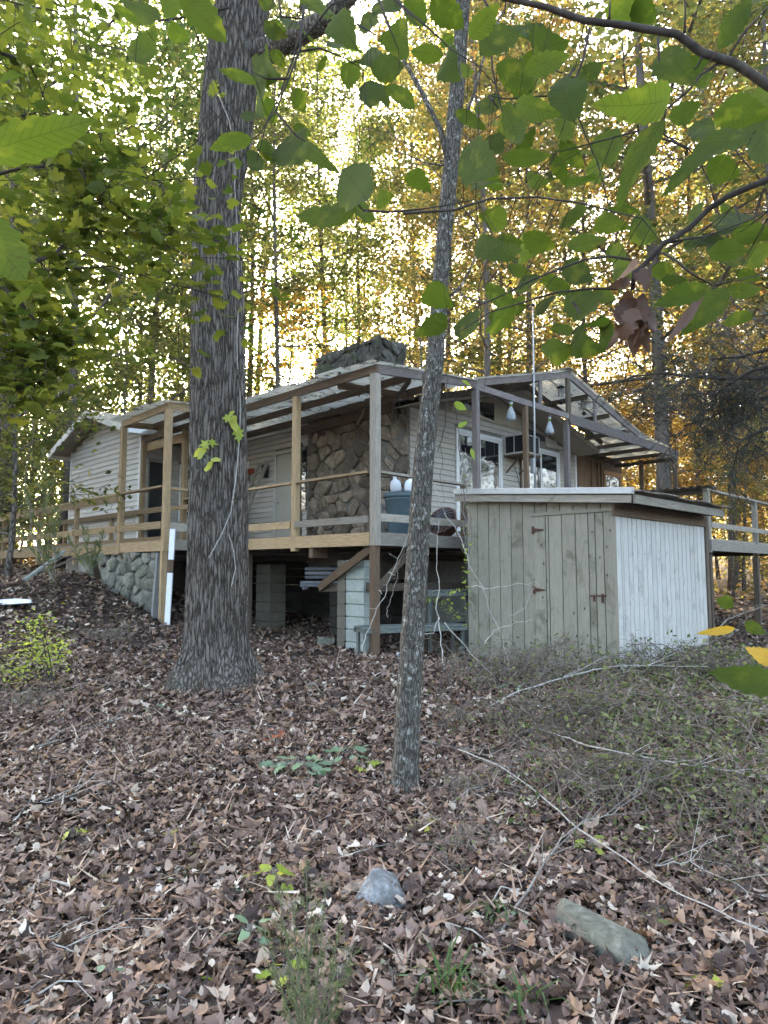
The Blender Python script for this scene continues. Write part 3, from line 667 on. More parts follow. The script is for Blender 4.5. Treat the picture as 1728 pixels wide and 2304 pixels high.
P('post', 'wood_brown', .03, 11.95, .3, 3.18, .12, .1); P('post', 'wood_brown', 1.0, 11.98, .5, 3.18, .11, .1)
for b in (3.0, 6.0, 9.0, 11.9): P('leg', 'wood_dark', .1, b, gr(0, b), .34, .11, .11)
P('leg', 'wood_dark', 3.75, .3, gr(3.6, .3), .34, .1, .1)
# rim boards
box('rim_board', M['wood_tan'], deck, (.07, A1-.06), (-.045, -.005), (.35, .55))
box('rim_board', M['wood_grey'], deck, (-.045, -.005), (.09, 5.8), (.35, .55))
box('rim_board', M['wood_grey'], deck, (A1-.04, A1-.0), (B1+.07, -.05), (.35, .55))
box('rim_board', M['wood_tan'], deck, (A1+.07, 6.3), (B1-.04, B1), (.33, .53)); box('rim_board', M['wood_tan'], deck, (6.44, 16), (B1-.04, B1), (.3, .5))
box('rim_board', M['wood_dark'], deck, (-.04, 0), (8.6, 12), (.35, .55))
# joists seen from below, decking
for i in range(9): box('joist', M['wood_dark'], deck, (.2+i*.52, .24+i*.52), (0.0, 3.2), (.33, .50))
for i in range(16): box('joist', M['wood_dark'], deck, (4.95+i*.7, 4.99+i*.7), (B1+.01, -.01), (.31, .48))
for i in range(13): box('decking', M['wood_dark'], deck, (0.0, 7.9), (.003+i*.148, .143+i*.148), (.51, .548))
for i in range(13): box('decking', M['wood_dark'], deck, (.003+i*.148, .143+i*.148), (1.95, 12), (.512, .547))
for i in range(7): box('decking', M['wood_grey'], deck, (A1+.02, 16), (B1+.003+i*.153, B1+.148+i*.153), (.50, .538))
# brace, crossbeam and block under the corner
bar('brace', M['wood_brown'], deck, H(.12, .05, .31), onB(719, 1322, .3)+ZZ*0, .05, .13, side=VV)
bar('crossbeam', M['wood_dark'], deck, onB(722, 1322, .35), onB(850, 1320, .35), .05, .14)
bar('crossbeam', M['wood_dark'], deck, onA(846, 1322, .2), onA(1050, 1318, .2), .05, .12)
box('joist_hanger', M['wood_brown'], deck, (1.42, 1.52), (-.03, .3), (.18, .34))
bar('brace', M['wood_dark'], deck, H(.1, .15, .3)+VV*.8, H(.1, .1, -.35), .05, .1, side=UU)
# railings
def rail(a0, b0, a1, b1, z, h, w, mat, nm='rail'): return bar(nm, M[mat], deck, H(a0, b0, z), H(a1, b1, z), w, h)
rail(.08, -.02, 1.86, -.02, 1.475, .04, .10, 'wood_tan'); rail(2.0, -.02, 3.94, -.02, 1.475, .04, .10, 'wood_tan'); rail(4.06, -.02, 5.74, -.02, 1.475, .04, .1, 'wood_tan')
rail(.08, -.05, 1.86, -.05, .75, .11, .04, 'wood_grey'); rail(2.0, -.05, 4.0, -.05, .75, .13, .04, 'wood_tan')
rail(0, .09, 0, 2.16, 1.475, .04, .11, 'wood_grey'); rail(-.03, .09, -.03, 2.2, .78, .12, .04, 'wood_grey')
rail(0, 2.18, 0, 5.88, 1.40, .05, .09, 'wood_grey'); P('rail_post', 'wood_brown', 0, 2.2, .56, 1.453, .09, .09); P('rail_post', 'wood_brown', -.02, 2.5, .35, 1.37, .05, .09)
rail(A1-.02, B1+.07, A1-.02, -.05, 1.50, .05, .09, 'wood_tan'); rail(A1-.04, B1+.06, A1-.04, -.02, .78, .16, .04, 'wood_grey')
for (a0, a1) in ((A1+.07, 6.30), (6.44, 8.7), (8.8, 11.2), (11.3, 15.9)):
    ext = a0 > 6.4
    rail(a0, B1-.02, a1, B1-.02, 1.545, .04, .12, 'wood_tan')
    if ext: rail(a0, B1-.05, a1, B1-.05, 1.45, .14, .035, 'wood_tan')
    rail(a0, B1-.05, a1, B1-.05, .82, .14, .04, 'wood_tan')
    if not ext: rail(a0, -.02+.3, a1, .28, 1.28, .07, .04, 'wood_tan')
for a in (8.75, 11.25, 14.2): P('rail_post', 'wood_tan', a, B1, .1, 1.52, .1, .1)
for z, h in ((1.31, .12), (.97, .1), (.66, .1)): rail(6.5, -.12, 16, -.12, z, h, .035, 'wood_tan')
rail(A1, -.06, 6.4, -.06, 1.30, .09, .04, 'wood_tan')
for a in (9.3, 12.4): P('rail_post', 'wood_tan', a, -.06, .5, 1.25, .09, .09)
# roof beams
def bm(a0, b0, z0, a1, b1, z1, h, w, mat, nm='beam', side=None): return bar(nm, M[mat], deck, H(a0, b0, z0), H(a1, b1, z1), w, h, side)
bm(-.06, 0, 3.06, 7.9, 0, 3.05, .14, .045, 'wood_brown'); bm(-.03, .03, 3.065, -.03, 2.55, 3.35, .15, .045, 'beam_lilac', side=UU)
bm(.06, .85, 3.13, 7.9, .85, 3.1, .13, .045, 'wood_brown'); bm(.06, 1.72, 3.19, 7.9, 1.72, 3.16, .13, .045, 'wood_brown')
bm(.9, .05, 3.0, .9, 1.9, 3.15, .12, .04, 'wood_brown'); bm(4.3, BW-.06, 3.0, 1.4, BW-.06, 3.05, .2, .04, 'wood_brown', 'ledger')
for b, z in ((.85, 3.08), (1.72, 3.16)): bm(.03, b, z, .06+1.2, b+.9, z+.02, .1, .04, 'wood_dark', 'rafter')
bm(A1-.05, B1, 3.07, 6.45, B1, 3.03, .14, .045, 'wood_tan'); bm(A1-.02, B1+.03, 3.07, A1-.02, -.03, 3.13, .14, .045, 'wood_tan'); bm(6.38, B1+.03, 3.03, 6.38, -.03, 3.09, .13, .045, 'wood_tan')
bm(A1, -.45, 3.09, 6.4, -.45, 3.07, .12, .04, 'wood_brown'); bm(4.5, .06, 2.86, 7.7, .06, 2.86, .2, .045, 'wood_tan')
# gable frame at the deck edge
bm(-.02, 2.5, 3.30, -.02, 5.9, 3.305, .12, .05, 'beam_lilac', 'bottom_chord', UU); bm(-.03, 5.92, 3.26, -.03, 12.04, 3.24, .22, .05, 'beam_lilac', 'bottom_chord', UU)
bm(-.01, 2.55, 3.37, -.01, 5.95, 4.24, .13, .05, 'beam_lilac', 'top_chord', UU); bm(-.01, 9.5, 3.42, -.01, 5.95, 4.24, .14, .05, 'beam_lilac', 'top_chord', UU)
bm(.99, 2.55, 3.3, .99, 5.95, 4.16, .13, .05, 'wood_dark', 'top_chord', UU); bm(.99, 9.5, 3.36, .99, 5.95, 4.16, .13, .05, 'wood_dark', 'top_chord', UU)
for b, zt in ((4.78, 3.86), (5.93, 4.16), (7.15, 3.88)): P('web', 'wood_dark' if b == 5.93 else 'beam_lilac', -.01, b, 3.365, zt, .05 if b != 5.93 else .06, .09 if b != 5.93 else .14)
for b in (3.6, 4.9): bm(.03, b, ZR(b)-.02, 1.15, b, ZR(b)-.02, .09, .04, 'wood_dark', 'purlin')
for b in (6.9, 7.95, 8.9): bm(.03, b, ZR(b)-.03, 1.15, b, ZR(b)-.03, .11, .045, 'wood_dark', 'purlin')
for b, z in ((9.7, 3.28), (10.5, 3.22), (11.3, 3.16), (11.98, 3.1)): bm(.03, b, z, 1.8, b, z, .1, .045, 'wood_dark', 'purlin')
# corrugated sheets
def sheet(name, mat, parent, a0, a1, p0, p1, pitch=.067, amp=.011, seed=0, **k):
    """sheet of corrugations running from (b,z) p0 to p1, across a0..a1"""
    rng = random.Random(seed); n = max(8, int((a1-a0)/pitch*4)); rows = 6; vs = []; c = H((a0+a1)/2, (p0[0]+p1[0])/2, (p0[1]+p1[1])/2)
    j0, j1 = rng.uniform(-.05, .05), rng.uniform(-.03, .03); sag = rng.uniform(.0, .012)
    for r in range(rows+1):
        t = r/rows; b = p0[0]+(p1[0]-p0[0])*t+j0*(1-t)+j1*t; z = p0[1]+(p1[1]-p0[1])*t
        for i in range(n+1):
            a = a0+(a1-a0)*i/n; vs.append(H(a, b, z+amp*math.cos(2*math.pi*a/pitch)-sag*math.sin(3*math.pi*t)+.003*math.sin(a*5+r*2+seed))-c)
    fs = [(r*(n+1)+i, r*(n+1)+i+1, (r+1)*(n+1)+i+1, (r+1)*(n+1)+i) for r in range(rows) for i in range(n)]
    me = bpy.data.meshes.new(name); me.from_pydata(vs, [], fs); me.materials.append(mat); me.polygons.foreach_set('use_smooth', [True]*len(fs))
    return inst(name, me, Matrix.Translation(c), parent, **k)
for i in range(12):
    a0 = -.12+i*.64; sheet('roof_sheet', M['plastic'], deck, a0, a0+.67, (-.2, 3.15+.006*(i % 2)), (2.5, 3.40+.006*(i % 2)), seed=i)
for i in range(4):
    a0 = A1-.15+i*.6; sheet('roof_sheet', M['plastic'], deck, a0, a0+.63, (B1-.22, 3.14+.006*(i % 2)), (-.15, 3.19+.006*(i % 2)), seed=20+i)
for i in range(2):
    a0 = -.1+i*.64
    sheet('roof_sheet', M['plastic'], deck, a0, a0+.67, (2.45, 3.43+.006*i), (5.93, 4.335+.006*i), seed=30+i)
    sheet('roof_sheet', M['plastic'], deck, a0, a0+.67, (9.6, 3.47+.006*i), (5.95, 4.335+.006*i), seed=33+i)
for i in range(3):
    a0 = -.1+i*.62; sheet('roof_sheet', M['plastic'], deck, a0, a0+.65, (12.12, 3.30+.006*(i % 2)), (9.5, 3.47+.006*(i % 2)), seed=40+i)
bm(-.1, 5.95, 4.37, 1.25, 5.95, 4.37, .02, .24, 'wood_grey', 'ridge_cap')
# debris lying on the sheets
rng = np.random.default_rng(9); n = 2600; a = rng.uniform(-.1, 7.6, n); b = rng.uniform(-.15, 2.3, n)
keep = (np.sin(a*2.1+b*3)+np.sin(b*5+a)+rng.normal(0, .8, n)) > .9; a, b = a[keep], b[keep]
Pd = np.array([H(x, y, 3.18+y*.094) for x, y in zip(a, b)])
v, f, r = scatter('oaklow', Pd, rng.uniform(.06, .12, len(a)), rots(len(a), .25, rng), rng, .6)
inst('roof_debris', np_mesh('roof_debris', v, f, M['litter'], r), Matrix.Identity(4), None, kind='stuff', cat='leaf litter', label='fallen leaves lying on the corrugated deck roof')
# rear deck wing seen right of the shed
dk2 = thing('rear_deck', 'weathered grey deck section with a plain rail right of the shed', 'deck', H(-2.8, 8, -1))
E0 = 5.85
for b in (E0, 8.75, 11.9, 15): box('post', M['wood_grey'], dk2, (-2.86, -2.76), (b-.05, b+.05), (.3, 1.44)); box('leg', M['wood_dark'], dk2, (-2.85, -2.74), (b-.06, b+.06), (G(*H(-2.8, b).xy)-.2, .27))
box('rail', M['wood_grey'], dk2, (-2.86, -2.76), (E0-.1, 16), (1.442, 1.48)); box('rail', M['wood_grey'], dk2, (-2.88, -2.85), (E0, 16), (.76, .86))
box('rim_board', M['wood_grey'], dk2, (-2.88, -2.84), (E0-.05, 16), (.33, .53)); box('rim_board', M['wood_dark'], dk2, (-2.83, -.05), (E0-.05, E0-.01), (.33, .53))
box('rail', M['wood_dark'], dk2, (-2.75, -.1), (E0-.06, E0-.02), (1.38, 1.48))
for i in range(18): box('decking', M['wood_grey'], dk2, (-2.82+i*.151, -2.675+i*.151), (E0, 12), (.532, .565))
for i in range(8): box('joist', M['wood_dark'], dk2, (-2.8, -.06), (E0+.3+i*.8, E0+.34+i*.8), (.33, .52))
# ------------------------------------------------------------------ shed
shed = thing('garden_shed', 'low shed with tan plank front and white plank side, under a corrugated metal roof', 'shed', (3.07, 8.7, -1.4))
SA, SB = AB((3.07, 8.7)); SA2, SB2 = SA+2.46, SB+3.3; gs = -1.5
ztop = lambda a: .90+.065*(a-SA)
box('wall', M['wood_dark'], shed, (SA+.03, SA2), (SB+.03, SB+.08), (gs, .8)); box('wall', M['wood_dark'], shed, (SA+.03, SA+.08), (SB+.08, SB2), (gs, .75))  # dark wall behind the planks puts shade into their gaps
box('wall', M['backing'], shed, (SA2-.05, SA2-.0), (SB+.08, SB2), (gs, .85)); box('wall', M['backing'], shed, (SA+.08, SA2-.05), (SB2-.05, SB2), (gs, .8))
DA0, DA1, DZ = SA+.02, SA+1.24, .76
pw = .205; i = 0; a = SA2
def plank(par, a0, a1, z0, z1, out, mat='tan'): 
    return box('plank', M[mat], par, (a0+.006, a1-.006), (SB-out, SB+.028), (z0, z1))
edges = [SA2-.205*k for k in range(13)]
edges = [e for e in edges if e > SA+.05]+[SA]
for e1, e0 in zip(edges[:-1], edges[1:]):
    if e0 >= DA1-.05: plank(shed, e0, e1, gs, ztop((e0+e1)/2), 0)
    elif e1 > DA1+.05: plank(shed, DA1, e1, gs, ztop(e1), 0); plank(shed, e0, DA1, DZ+.02, ztop(e0), 0)
    else: plank(shed, e0, e1, DZ+.02, ztop((e0+e1)/2), 0)
sdoor = plank(shed, DA1-.19, DA1, gs+.15, DZ, .012); sdoor.name = 'door'
dd = [DA0, DA0+.15, DA0+.27, DA0+.37, DA0+.56, DA0+.77, DA0+.98, DA1-.03]
for u, v in zip(dd[:-1], dd[1:]): 
    if u < DA1-.2: plank(sdoor, u, min(v, DA1-.193), gs+.15, DZ-random.uniform(0, .008), .012+random.uniform(0, .004))
box('door_head', M['tan'], shed, (DA0-.01, DA1+.02), (SB-.035, SB-.003), (DZ+.003, DZ+.05))
krng = random.Random(4)
for _ in range(15):
    u = krng.choice(dd[:-1])+krng.uniform(.03, .12); z = krng.uniform(-1.0, .6); m_ = MB().lathe([(0, .0), (.014, .002), (.010, .006), (0, .007)], 7); o = m_.build('knot', M['wood_dark'], None)
    o.parent = sdoor; o.matrix_basis = W[sdoor].inverted() @ Matrix.Translation(H(u, SB-.0165, z)) @ (-VV).to_track_quat('Z', 'Y').to_matrix().to_4x4() @ Matrix.Diagonal((.8, 1.5, 1, 1))
for z in (.56, -.42+.12):                                      # strap hinges on the left edge
    h = MB(); D0 = DA1-.01
    cs = [(D0+.035, z+.055), (D0+.0, z+.055), (D0-.0, z+.028), (D0-.16, z+.008), (D0-.16, z-.008), (D0-.0, z-.028), (D0, z-.055), (D0+.035, z-.055)]
    vs = [H(x, SB-.019, y) for x, y in cs]+[H(x, SB-.027, y) for x, y in cs]
    h.add(vs, [tuple(range(8)), tuple(range(15, 7, -1))]+[(i, (i+1) % 8, 8+(i+1) % 8, 8+i) for i in range(8)])
    h.build('hinge', M['hinge'], sdoor)
lt = MB(); lt.tube([H(DA0+.36, SB-.035, -.36), H(DA0+.12, SB-.035, -.355)], .009, 6); lt.bar(H(DA0+.30, SB-.024, -.36), H(DA0+.30, SB-.024, -.44), .03, .01, UU); lt.bar(H(DA0+.18, SB-.024, -.33), H(DA0+.18, SB-.024, -.45), .035, .01, UU)
lt.build('latch', M['hinge'], sdoor)
bb = SB; i = 0
ws = [.145, .06, .16, .13, .155, .16, .15, .17, .16, .16, .17, .16, .17, .165, .17, .16, .17, .175, .16, .17, .17, .17]
for w in ws:
    if bb > SB2-.05: break
    w = min(w, SB2-bb); box('side_plank', M['shedwhite'], shed, (SA, SA+.028), (bb+.009, bb+w-.009), (gs, .76+krng.uniform(-.004, 0))); bb += w
box('corner_board', M['tan'], shed, (SA-.006, SA+.10), (SB-.012, SB-.004), (gs, .88))
box('side_header', M['wood_brown'], shed, (SA-.03, SA-.002), (SB-.1, SB2+.05), (.70, .88))
box('corner_post', M['wood_dark'], shed, (SA-.02, SA+.10), (SB2+.01, SB2+.12), (gs, .86))
# roof: sheet rising gently to the left
RA0, RA1, RB0, RB1 = SA-.32, SA2+.10, SB-.16, SB2+.25
zr = lambda a: .98+.078*(a-RA0)
def rsheet(b0, b1, seed, dz=0):
    n = int((b1-b0)/.076*4); rows = 4; vs = []; c = H((RA0+RA1)/2, (b0+b1)/2, 1)
    for r in range(rows+1):
        a = RA0+(RA1-RA0)*r/rows
        for i in range(n+1):
            b = b0+(b1-b0)*i/n; vs.append(H(a-(.1 if r == 0 else 0), b, zr(a)+dz+.012*math.cos(2*math.pi*b/.076)+.01*math.sin(b*3+seed))-c)
    fs = [(r*(n+1)+i, r*(n+1)+i+1, (r+1)*(n+1)+i+1, (r+1)*(n+1)+i) for r in range(rows) for i in range(n)]
    me = bpy.data.meshes.new('roof_sheet'); me.from_pydata(vs, [], fs); me.materials.append(M['rust']); inst('roof_sheet', me, Matrix.Translation(c), shed)
for i in range(6): rsheet(RB0+.02+i*.62, min(RB0+.66+i*.62, RB1+.1), i, .02+.006*(i % 2))
bar('drip_edge', M['metal'], shed, H(RA0-.02, RB0-.03, zr(RA0)+.015), H(RA1, RB0-.03, zr(RA1)+.015), .06, .085, side=VV)
bar('fascia', M['wood_grey'], shed, H(RA0+.03, RB0-.0, zr(RA0)-.085), H(RA1, RB0, zr(RA1)-.085), .035, .105, side=VV)
bar('fascia', M['wood_grey'], shed, H(RA0+.0, RB0+.03, zr(RA0)-.085), H(RA0, RB1-.3, zr(RA0)-.075), .035, .115, side=UU)
for i in range(6): bar('rafter', M['wood_dark'], shed, H(RA0+.03, RB0+.3+i*.62, zr(RA0)-.07), H(RA1, RB0+.3+i*.62, zr(RA1)-.07), .04, .09)
sheet('loose_sheet', M['rust'], shed, SA-.0, SA+2.0, (SB2+1.05, 1.53), (SB2+1.6, 1.55), seed=77) if False else None
cs = thing('corrugated_sheet', 'loose rusty corrugated sheet lying on the rail behind the shed', 'metal sheet', H(-1.7, E0, 1.5))
sheet('corrugated_panel', M['rust'], cs, -2.95, -1.2, (E0-.35, 1.50), (E0+.3, 1.50), .14, .018, 5)
# ------------------------------------------------------------------ forest trees
def gen_tree(seed, Ht, r0, h0, spread, nleaf, lsize, matleaf, matbark, lean=0., bend=.5, nl=20, sub=5, sig=.33, up=.35, kind='quad', bushy=False):
    rng = np.random.default_rng(seed); tb = MB(); n = 10; pts = []; x = y = 0; 
    ph = rng.uniform(0, 6, 4)
    for i in range(n):
        t = i/(n-1); pts.append(Vector((bend*math.sin(t*3+ph[0])*t+lean*t*Ht, bend*math.sin(t*2.6+ph[1])*t, t*Ht)))
    rad = [r0*(1-.82*(i/(n-1))**1.1)*(1.35 if i == 0 else 1) for i in range(n)]
    tb.tube(pts, rad, 9)
    def along(t):
        f = t*(n-1); i = min(int(f), n-2); return pts[i].lerp(pts[i+1], f-i)
    cen = []; wt = []
    for k in range(nl):
        t = h0+(1-h0)*((k+.5)/nl)**.85; b = along(t); az = k*2.4+rng.uniform(-.4, .4); 
        L = spread*(1-.42*((t-h0)/(1-h0)))*rng.uniform(.65, 1.15); el = rng.uniform(.15, .75)*(1 if t < .8 else 1.4)
        d = Vector((math.cos(az)*math.cos(el), math.sin(az)*math.cos(el), math.sin(el))); lp = [b]; cur = b.copy()
        for s in range(5):
            cur = cur+d*(L/5); d = (d+Vector(rng.normal(0, .16, 3))+Vector((0, 0, up*.15))).normalized(); lp.append(cur.copy())
        rr = max(.014, r0*.42*(1-t*.6)); tb.tube(lp, [rr*(1-.8*s/5) for s in range(6)], 5, cap=False)
        cen.append(lp[-1]); wt.append(1)
        for q in range(sub):
            s = 1+(q+.5)/sub*3.9; i = int(s); b2 = lp[i].lerp(lp[min(i+1, 5)], s-i); a2 = az+rng.choice([-1, 1])*rng.uniform(.5, 1.2)
            d2 = Vector((math.cos(a2), math.sin(a2), rng.uniform(-.15, .55))).normalized(); L2 = L*rng.uniform(.2, .42)
            e = b2+d2*L2*.55; e2 = e+(d2+Vector(rng.normal(0, .3, 3))).normalized()*L2*.5
            tb.tube([b2, e, e2], [rr*.38, rr*.22, rr*.08], 4, cap=False); cen += [e, e2]; wt += [.8, 1.1]
            for _ in range(2): 
                e3 = e+Vector(rng.normal(0, L2*.33, 3)); tb.tube([e, e3], [rr*.14, .004], 3, cap=False); cen.append(e3); wt.append(.8)
    C = np.array([tuple(c) for c in cen]); w = np.array(wt)*rng.uniform(.1, 1.0, len(wt))**2.2*(rng.uniform(0, 1, len(wt)) > .12); w /= w.sum()
    idx = rng.choice(len(C), nleaf, p=w); Pp = C[idx]+rng.normal(0, 1, (nleaf, 3))*sig*np.array([1, 1, .6])*rng.uniform(.5, 1.3, (len(C), 1))[idx]
    tint = rng.uniform(-.22, .22, len(C))[idx]
    v, f, r = scatter(kind, Pp, rng.uniform(.6, 1.25, nleaf)*lsize, rots(nleaf, .75, rng), rng, .4, np.clip(rng.beta(2, 2, nleaf)+tint, 0, 1))
    crown = np_mesh('crown', v, f, matleaf, r); trunk = tb.mesh('trunk', matbark, True)
    return trunk, crown
TREES = {}
def tree_kind(k, *a, **kw): TREES.setdefault(k, []).append(gen_tree(*a, **kw))
for s in range(2):
    tree_kind('tallgreen', 100+s, 25, .17, .25, 5.6, 12000, .19, M['green'], M['bark_far'], nl=26, sig=.42)
    tree_kind('tallyg', 110+s, 25, .15, .22, 5.8, 12000, .185, M['ygreen'], M['bark_far'], nl=28, sig=.42)
    tree_kind('tallgold', 120+s, 24, .15, .22, 5.8, 11500, .185, M['gold'], M['bark_far'], bend=.6, nl=26, sig=.42)
    tree_kind('sparse', 130+s, 25, .12, .35, 4.8, 8000, .17, M['ygreen'], M['bark_far'], nl=26)
    tree_kind('undergold', 140+s, 7.5, .06, .12, 2.7, 5000, .13, M['gold'], M['bark_mid'], nl=18, bend=.4)
    tree_kind('underorange', 150+s, 8, .06, .14, 2.8, 5200, .13, M['orange'], M['bark_mid'], nl=18, bend=.4)
    tree_kind('undergreen', 160+s, 7, .055, .12, 2.6, 5000, .13, M['green'], M['bark_mid'], nl=18, bend=.4)
    tree_kind('underyg', 170+s, 6.5, .055, .1, 2.5, 4600, .13, M['ygreen'], M['bark_mid'], nl=18, bend=.4)
tree_kind('oakleft', 180, 9, .09, .2, 3.0, 4200, .15, M['oakgreen'], M['bark_mid'], nl=20, kind='oaklow', sig=.28, up=-.1)
tree_kind('oakleft', 181, 8, .07, .15, 2.6, 3600, .15, M['oakgreen'], M['bark_mid'], nl=18, kind='oaklow', sig=.28, up=-.1)
LAB = {
 'tallgreen': ('tall green leaved tree standing in the woods behind the cabin', 'tall green trees behind the cabin'),
 'tallyg': ('tall yellow green tree standing in the woods behind the cabin', 'tall yellow green trees behind the cabin'),
 'tallgold': ('tall golden autumn tree standing in the woods behind the cabin', 'tall golden trees behind the cabin'),
 'sparse': ('tall slim grey trunk with thin yellowing foliage in the woods behind the cabin', 'tall thin crowned trees behind the cabin'),
 'undergold': ('low golden yellow tree growing under the tall trees beyond the deck', 'golden understory trees'),
 'underorange': ('low orange brown tree growing under the tall trees behind the roof', 'orange understory trees'),
 'undergreen': ('low green tree growing under the tall trees at the edge of the clearing', 'green understory trees'),
 'underyg': ('low yellow green tree growing under the tall trees at the edge of the clearing', 'yellow green understory trees'),
 'oakleft': ('small lobed leaf oak', 'small oaks')}
def put_tree(kind, x, y, s=1., rz=None, var=None, label=None, grp=True, rr=None):
    v = var if var is not None else random.randrange(len(TREES[kind])); tm, cm = TREES[kind][v]
    lb, g = LAB[kind]
    if not label:
        px = 864+F*x/max(y, .1)/CP; wd = {'tallgreen': 'tall green tree', 'tallyg': 'tall yellow green tree', 'tallgold': 'tall golden tree', 'sparse': 'tall thin crowned tree', 'undergold': 'low golden tree', 'underorange': 'low orange brown tree', 'undergreen': 'low green tree', 'underyg': 'low yellow green tree'}[kind]
        if y < 3 or abs(px-864) > 1150: reg = 'outside the view beside the clearing'
        else: reg = ('left of the white sided wing' if px < 170 else 'above the wing roof' if px < 420 else 'between the big oak and the chimney' if px < 690 else 'above the stone chimney' if px < 900 else 'between the slim tree and the gable peak' if px < 1280 else 'above the right slope of the gable' if px < 1500 else 'at the right above the rear deck')
        lb = wd+' '+reg+', '+('in the nearest row' if y < 27 else 'in the middle distance' if y < 40 else 'deep in the woods'); g = lb
    nm = {'oakleft': 'oak_tree'}.get(kind, 'forest_tree' if kind.startswith('tall') or kind == 'sparse' else 'understory_tree')
    t = thing(nm, label or lb, 'tree', (0, 0, 0), g if not label else None)
    Mx = Matrix.Translation((x, y, G(x, y)-.15)) @ Matrix.Rotation(rz if rz is not None else random.uniform(0, 6.28), 4, 'Z') @ Matrix.Diagonal((s*(rr or 1), s*(rr or 1), s, 1))
    t.matrix_basis = Mx; W[t] = Mx
    inst('trunk', tm, Mx, t); inst('crown', cm, Mx, t); return t
def atpx(px, Y): return ((px-864)/F*Y*CP, Y)
key = [  # px, distance, kind, scale, label
 (8, 22, 'tallgreen', 1.2, 'thick dark trunk at the far left edge beyond the walkway rail'),
 (142, 20, 'tallgreen', .95, 'grey trunk standing just left of the white sided wing'),
 (325, 25, 'tallgreen', .85, 'grey trunk beside the low sun, left of the big oak'),
 (625, 25, 'sparse', 1.0, 'pale grey trunk rising behind the roof just left of the stone chimney'),
 (785, 34, 'sparse', 1.0, 'left one of two slim trunks above the chimney'),
 (803, 36, 'sparse', 1.0, 'right one of two slim trunks above the chimney'),
 (1088, 21, 'tallgold', .95, 'crooked brown trunk rising behind the ridge of the deck roof'),
 (1338, 26, 'tallgold', .9, 'grey brown trunk behind the right slope of the open gable'),
 (1497, 22, 'tallyg', 1.25, 'stout straight trunk standing at the right end of the deck roof'),
 (1655, 30, 'tallyg', 1.0, 'straight trunk at the far right beyond the rear deck'),
]
for px, Y, k, s, lb in key:
    x, y = atpx(px, Y); put_tree(k, x, y, s, label=lb, rr=1.45 if px in (8, 1497) else 1.)
occ = [atpx(p, Y) for p, Y, *_ in key]
R_ = random.Random(21)
def fill(n, y0, y1, kinds, smin, smax, mind, xlim=.72, xr=None):
    c = 0; t = 0
    while c < n and t < 4000:
        t += 1; Y = R_.uniform(y0, y1); u = R_.uniform(-xlim, xlim) if not xr else R_.uniform(*xr); x = u*Y
        a, b = AB((x, Y))
        if (-4.5 < a < 14.5 and -2.5 < b < 14.5) or any((x-q[0])**2+(Y-q[1])**2 < mind**2 for q in occ): continue
        # leave the patch of low sun open a little
        if kinds[0][0] == 'T' and False: continue
        side = u; ks = [k for k in kinds for _ in range(1)]
        k = R_.choice(ks)
        if k in ('undergold', 'underorange') and side < -.3: k = 'undergreen' if R_.random() < .6 else 'underyg'
        if k in ('undergreen',) and side > .12: k = 'undergold'
        if k == 'tallgreen' and side > .05: k = R_.choice(['tallyg', 'tallgold'])
        if k == 'tallgold' and side < -.25: k = 'tallgreen'
        put_tree(k, x, Y, R_.uniform(smin, smax)); occ.append((x, Y)); c += 1
fill(13, 24, 36, ['tallgreen', 'tallyg', 'tallgold', 'tallyg'], .8, 1.15, 3.2)
fill(20, 34, 55, ['tallgreen', 'tallyg', 'tallgold', 'tallyg'], .9, 1.3, 3.6)
fill(4, 17, 24, ['tallgreen', 'tallyg'], .8, 1.1, 2.4, xr=(-.8, -.36))
fill(11, 24, 33, ['tallyg', 'tallgreen', 'tallgold', 'tallyg'], .9, 1.08, 2.3, xr=(-.3, .22))
fill(4, 18, 26, ['tallyg', 'tallgold'], .9, 1.1, 2.5, xr=(.45, .75))
fill(20, 20, 32, ['undergold', 'underorange', 'underyg', 'underorange'], .9, 1.6, 1.8)
fill(16, 16, 34, ['undergold', 'underyg', 'undergold', 'underorange'], .7, 1.2, 1.6, xr=(.36, .72))
fill(14, 14, 28, ['undergreen', 'underyg'], .8, 1.2, 1.6, xr=(-.75, -.38))
fill(30, 32, 60, ['undergold', 'underorange', 'underyg', 'undergreen'], 1.0, 1.6, 2.2)
# trees beside and behind the camera, whose reflections show in the windows
for x, y, k, s in ((-9, -3, 'tallyg', .9), (7, -5, 'tallgold', .9), (1, -11, 'tallyg', 1), (12, -2, 'tallyg', .9), (13, 5, 'tallgold', .8), (-14, 4, 'tallgreen', .9), (18, -8, 'tallyg', 1), (10, -13, 'tallgreen', 1), (-7, -14, 'tallgreen', 1)):
    put_tree(k, x, y, s)
for x, y, k in ((17, 12, 'tallyg'), (20, 17, 'undergold'), (15, 16, 'underyg'), (22, 10, 'tallgold'), (25, 15, 'tallyg'), (16, 8, 'underyg'), (21, 21, 'tallgold'), (27, 20, 'tallgreen'), (19, 5, 'undergold')):
    put_tree(k, x, y, 1.)
for px, Y, v, s, lb in ((-330, 8.2, 0, .95, 'young lobed leaf oak filling the upper left, nearest the walkway'),
                        (-40, 11.5, 0, 1.1, 'lobed leaf oak growing beyond the walkway at the left edge')):
    x, y = atpx(px, Y); put_tree('oakleft', x, y, s, label=lb, var=v, rz=px)
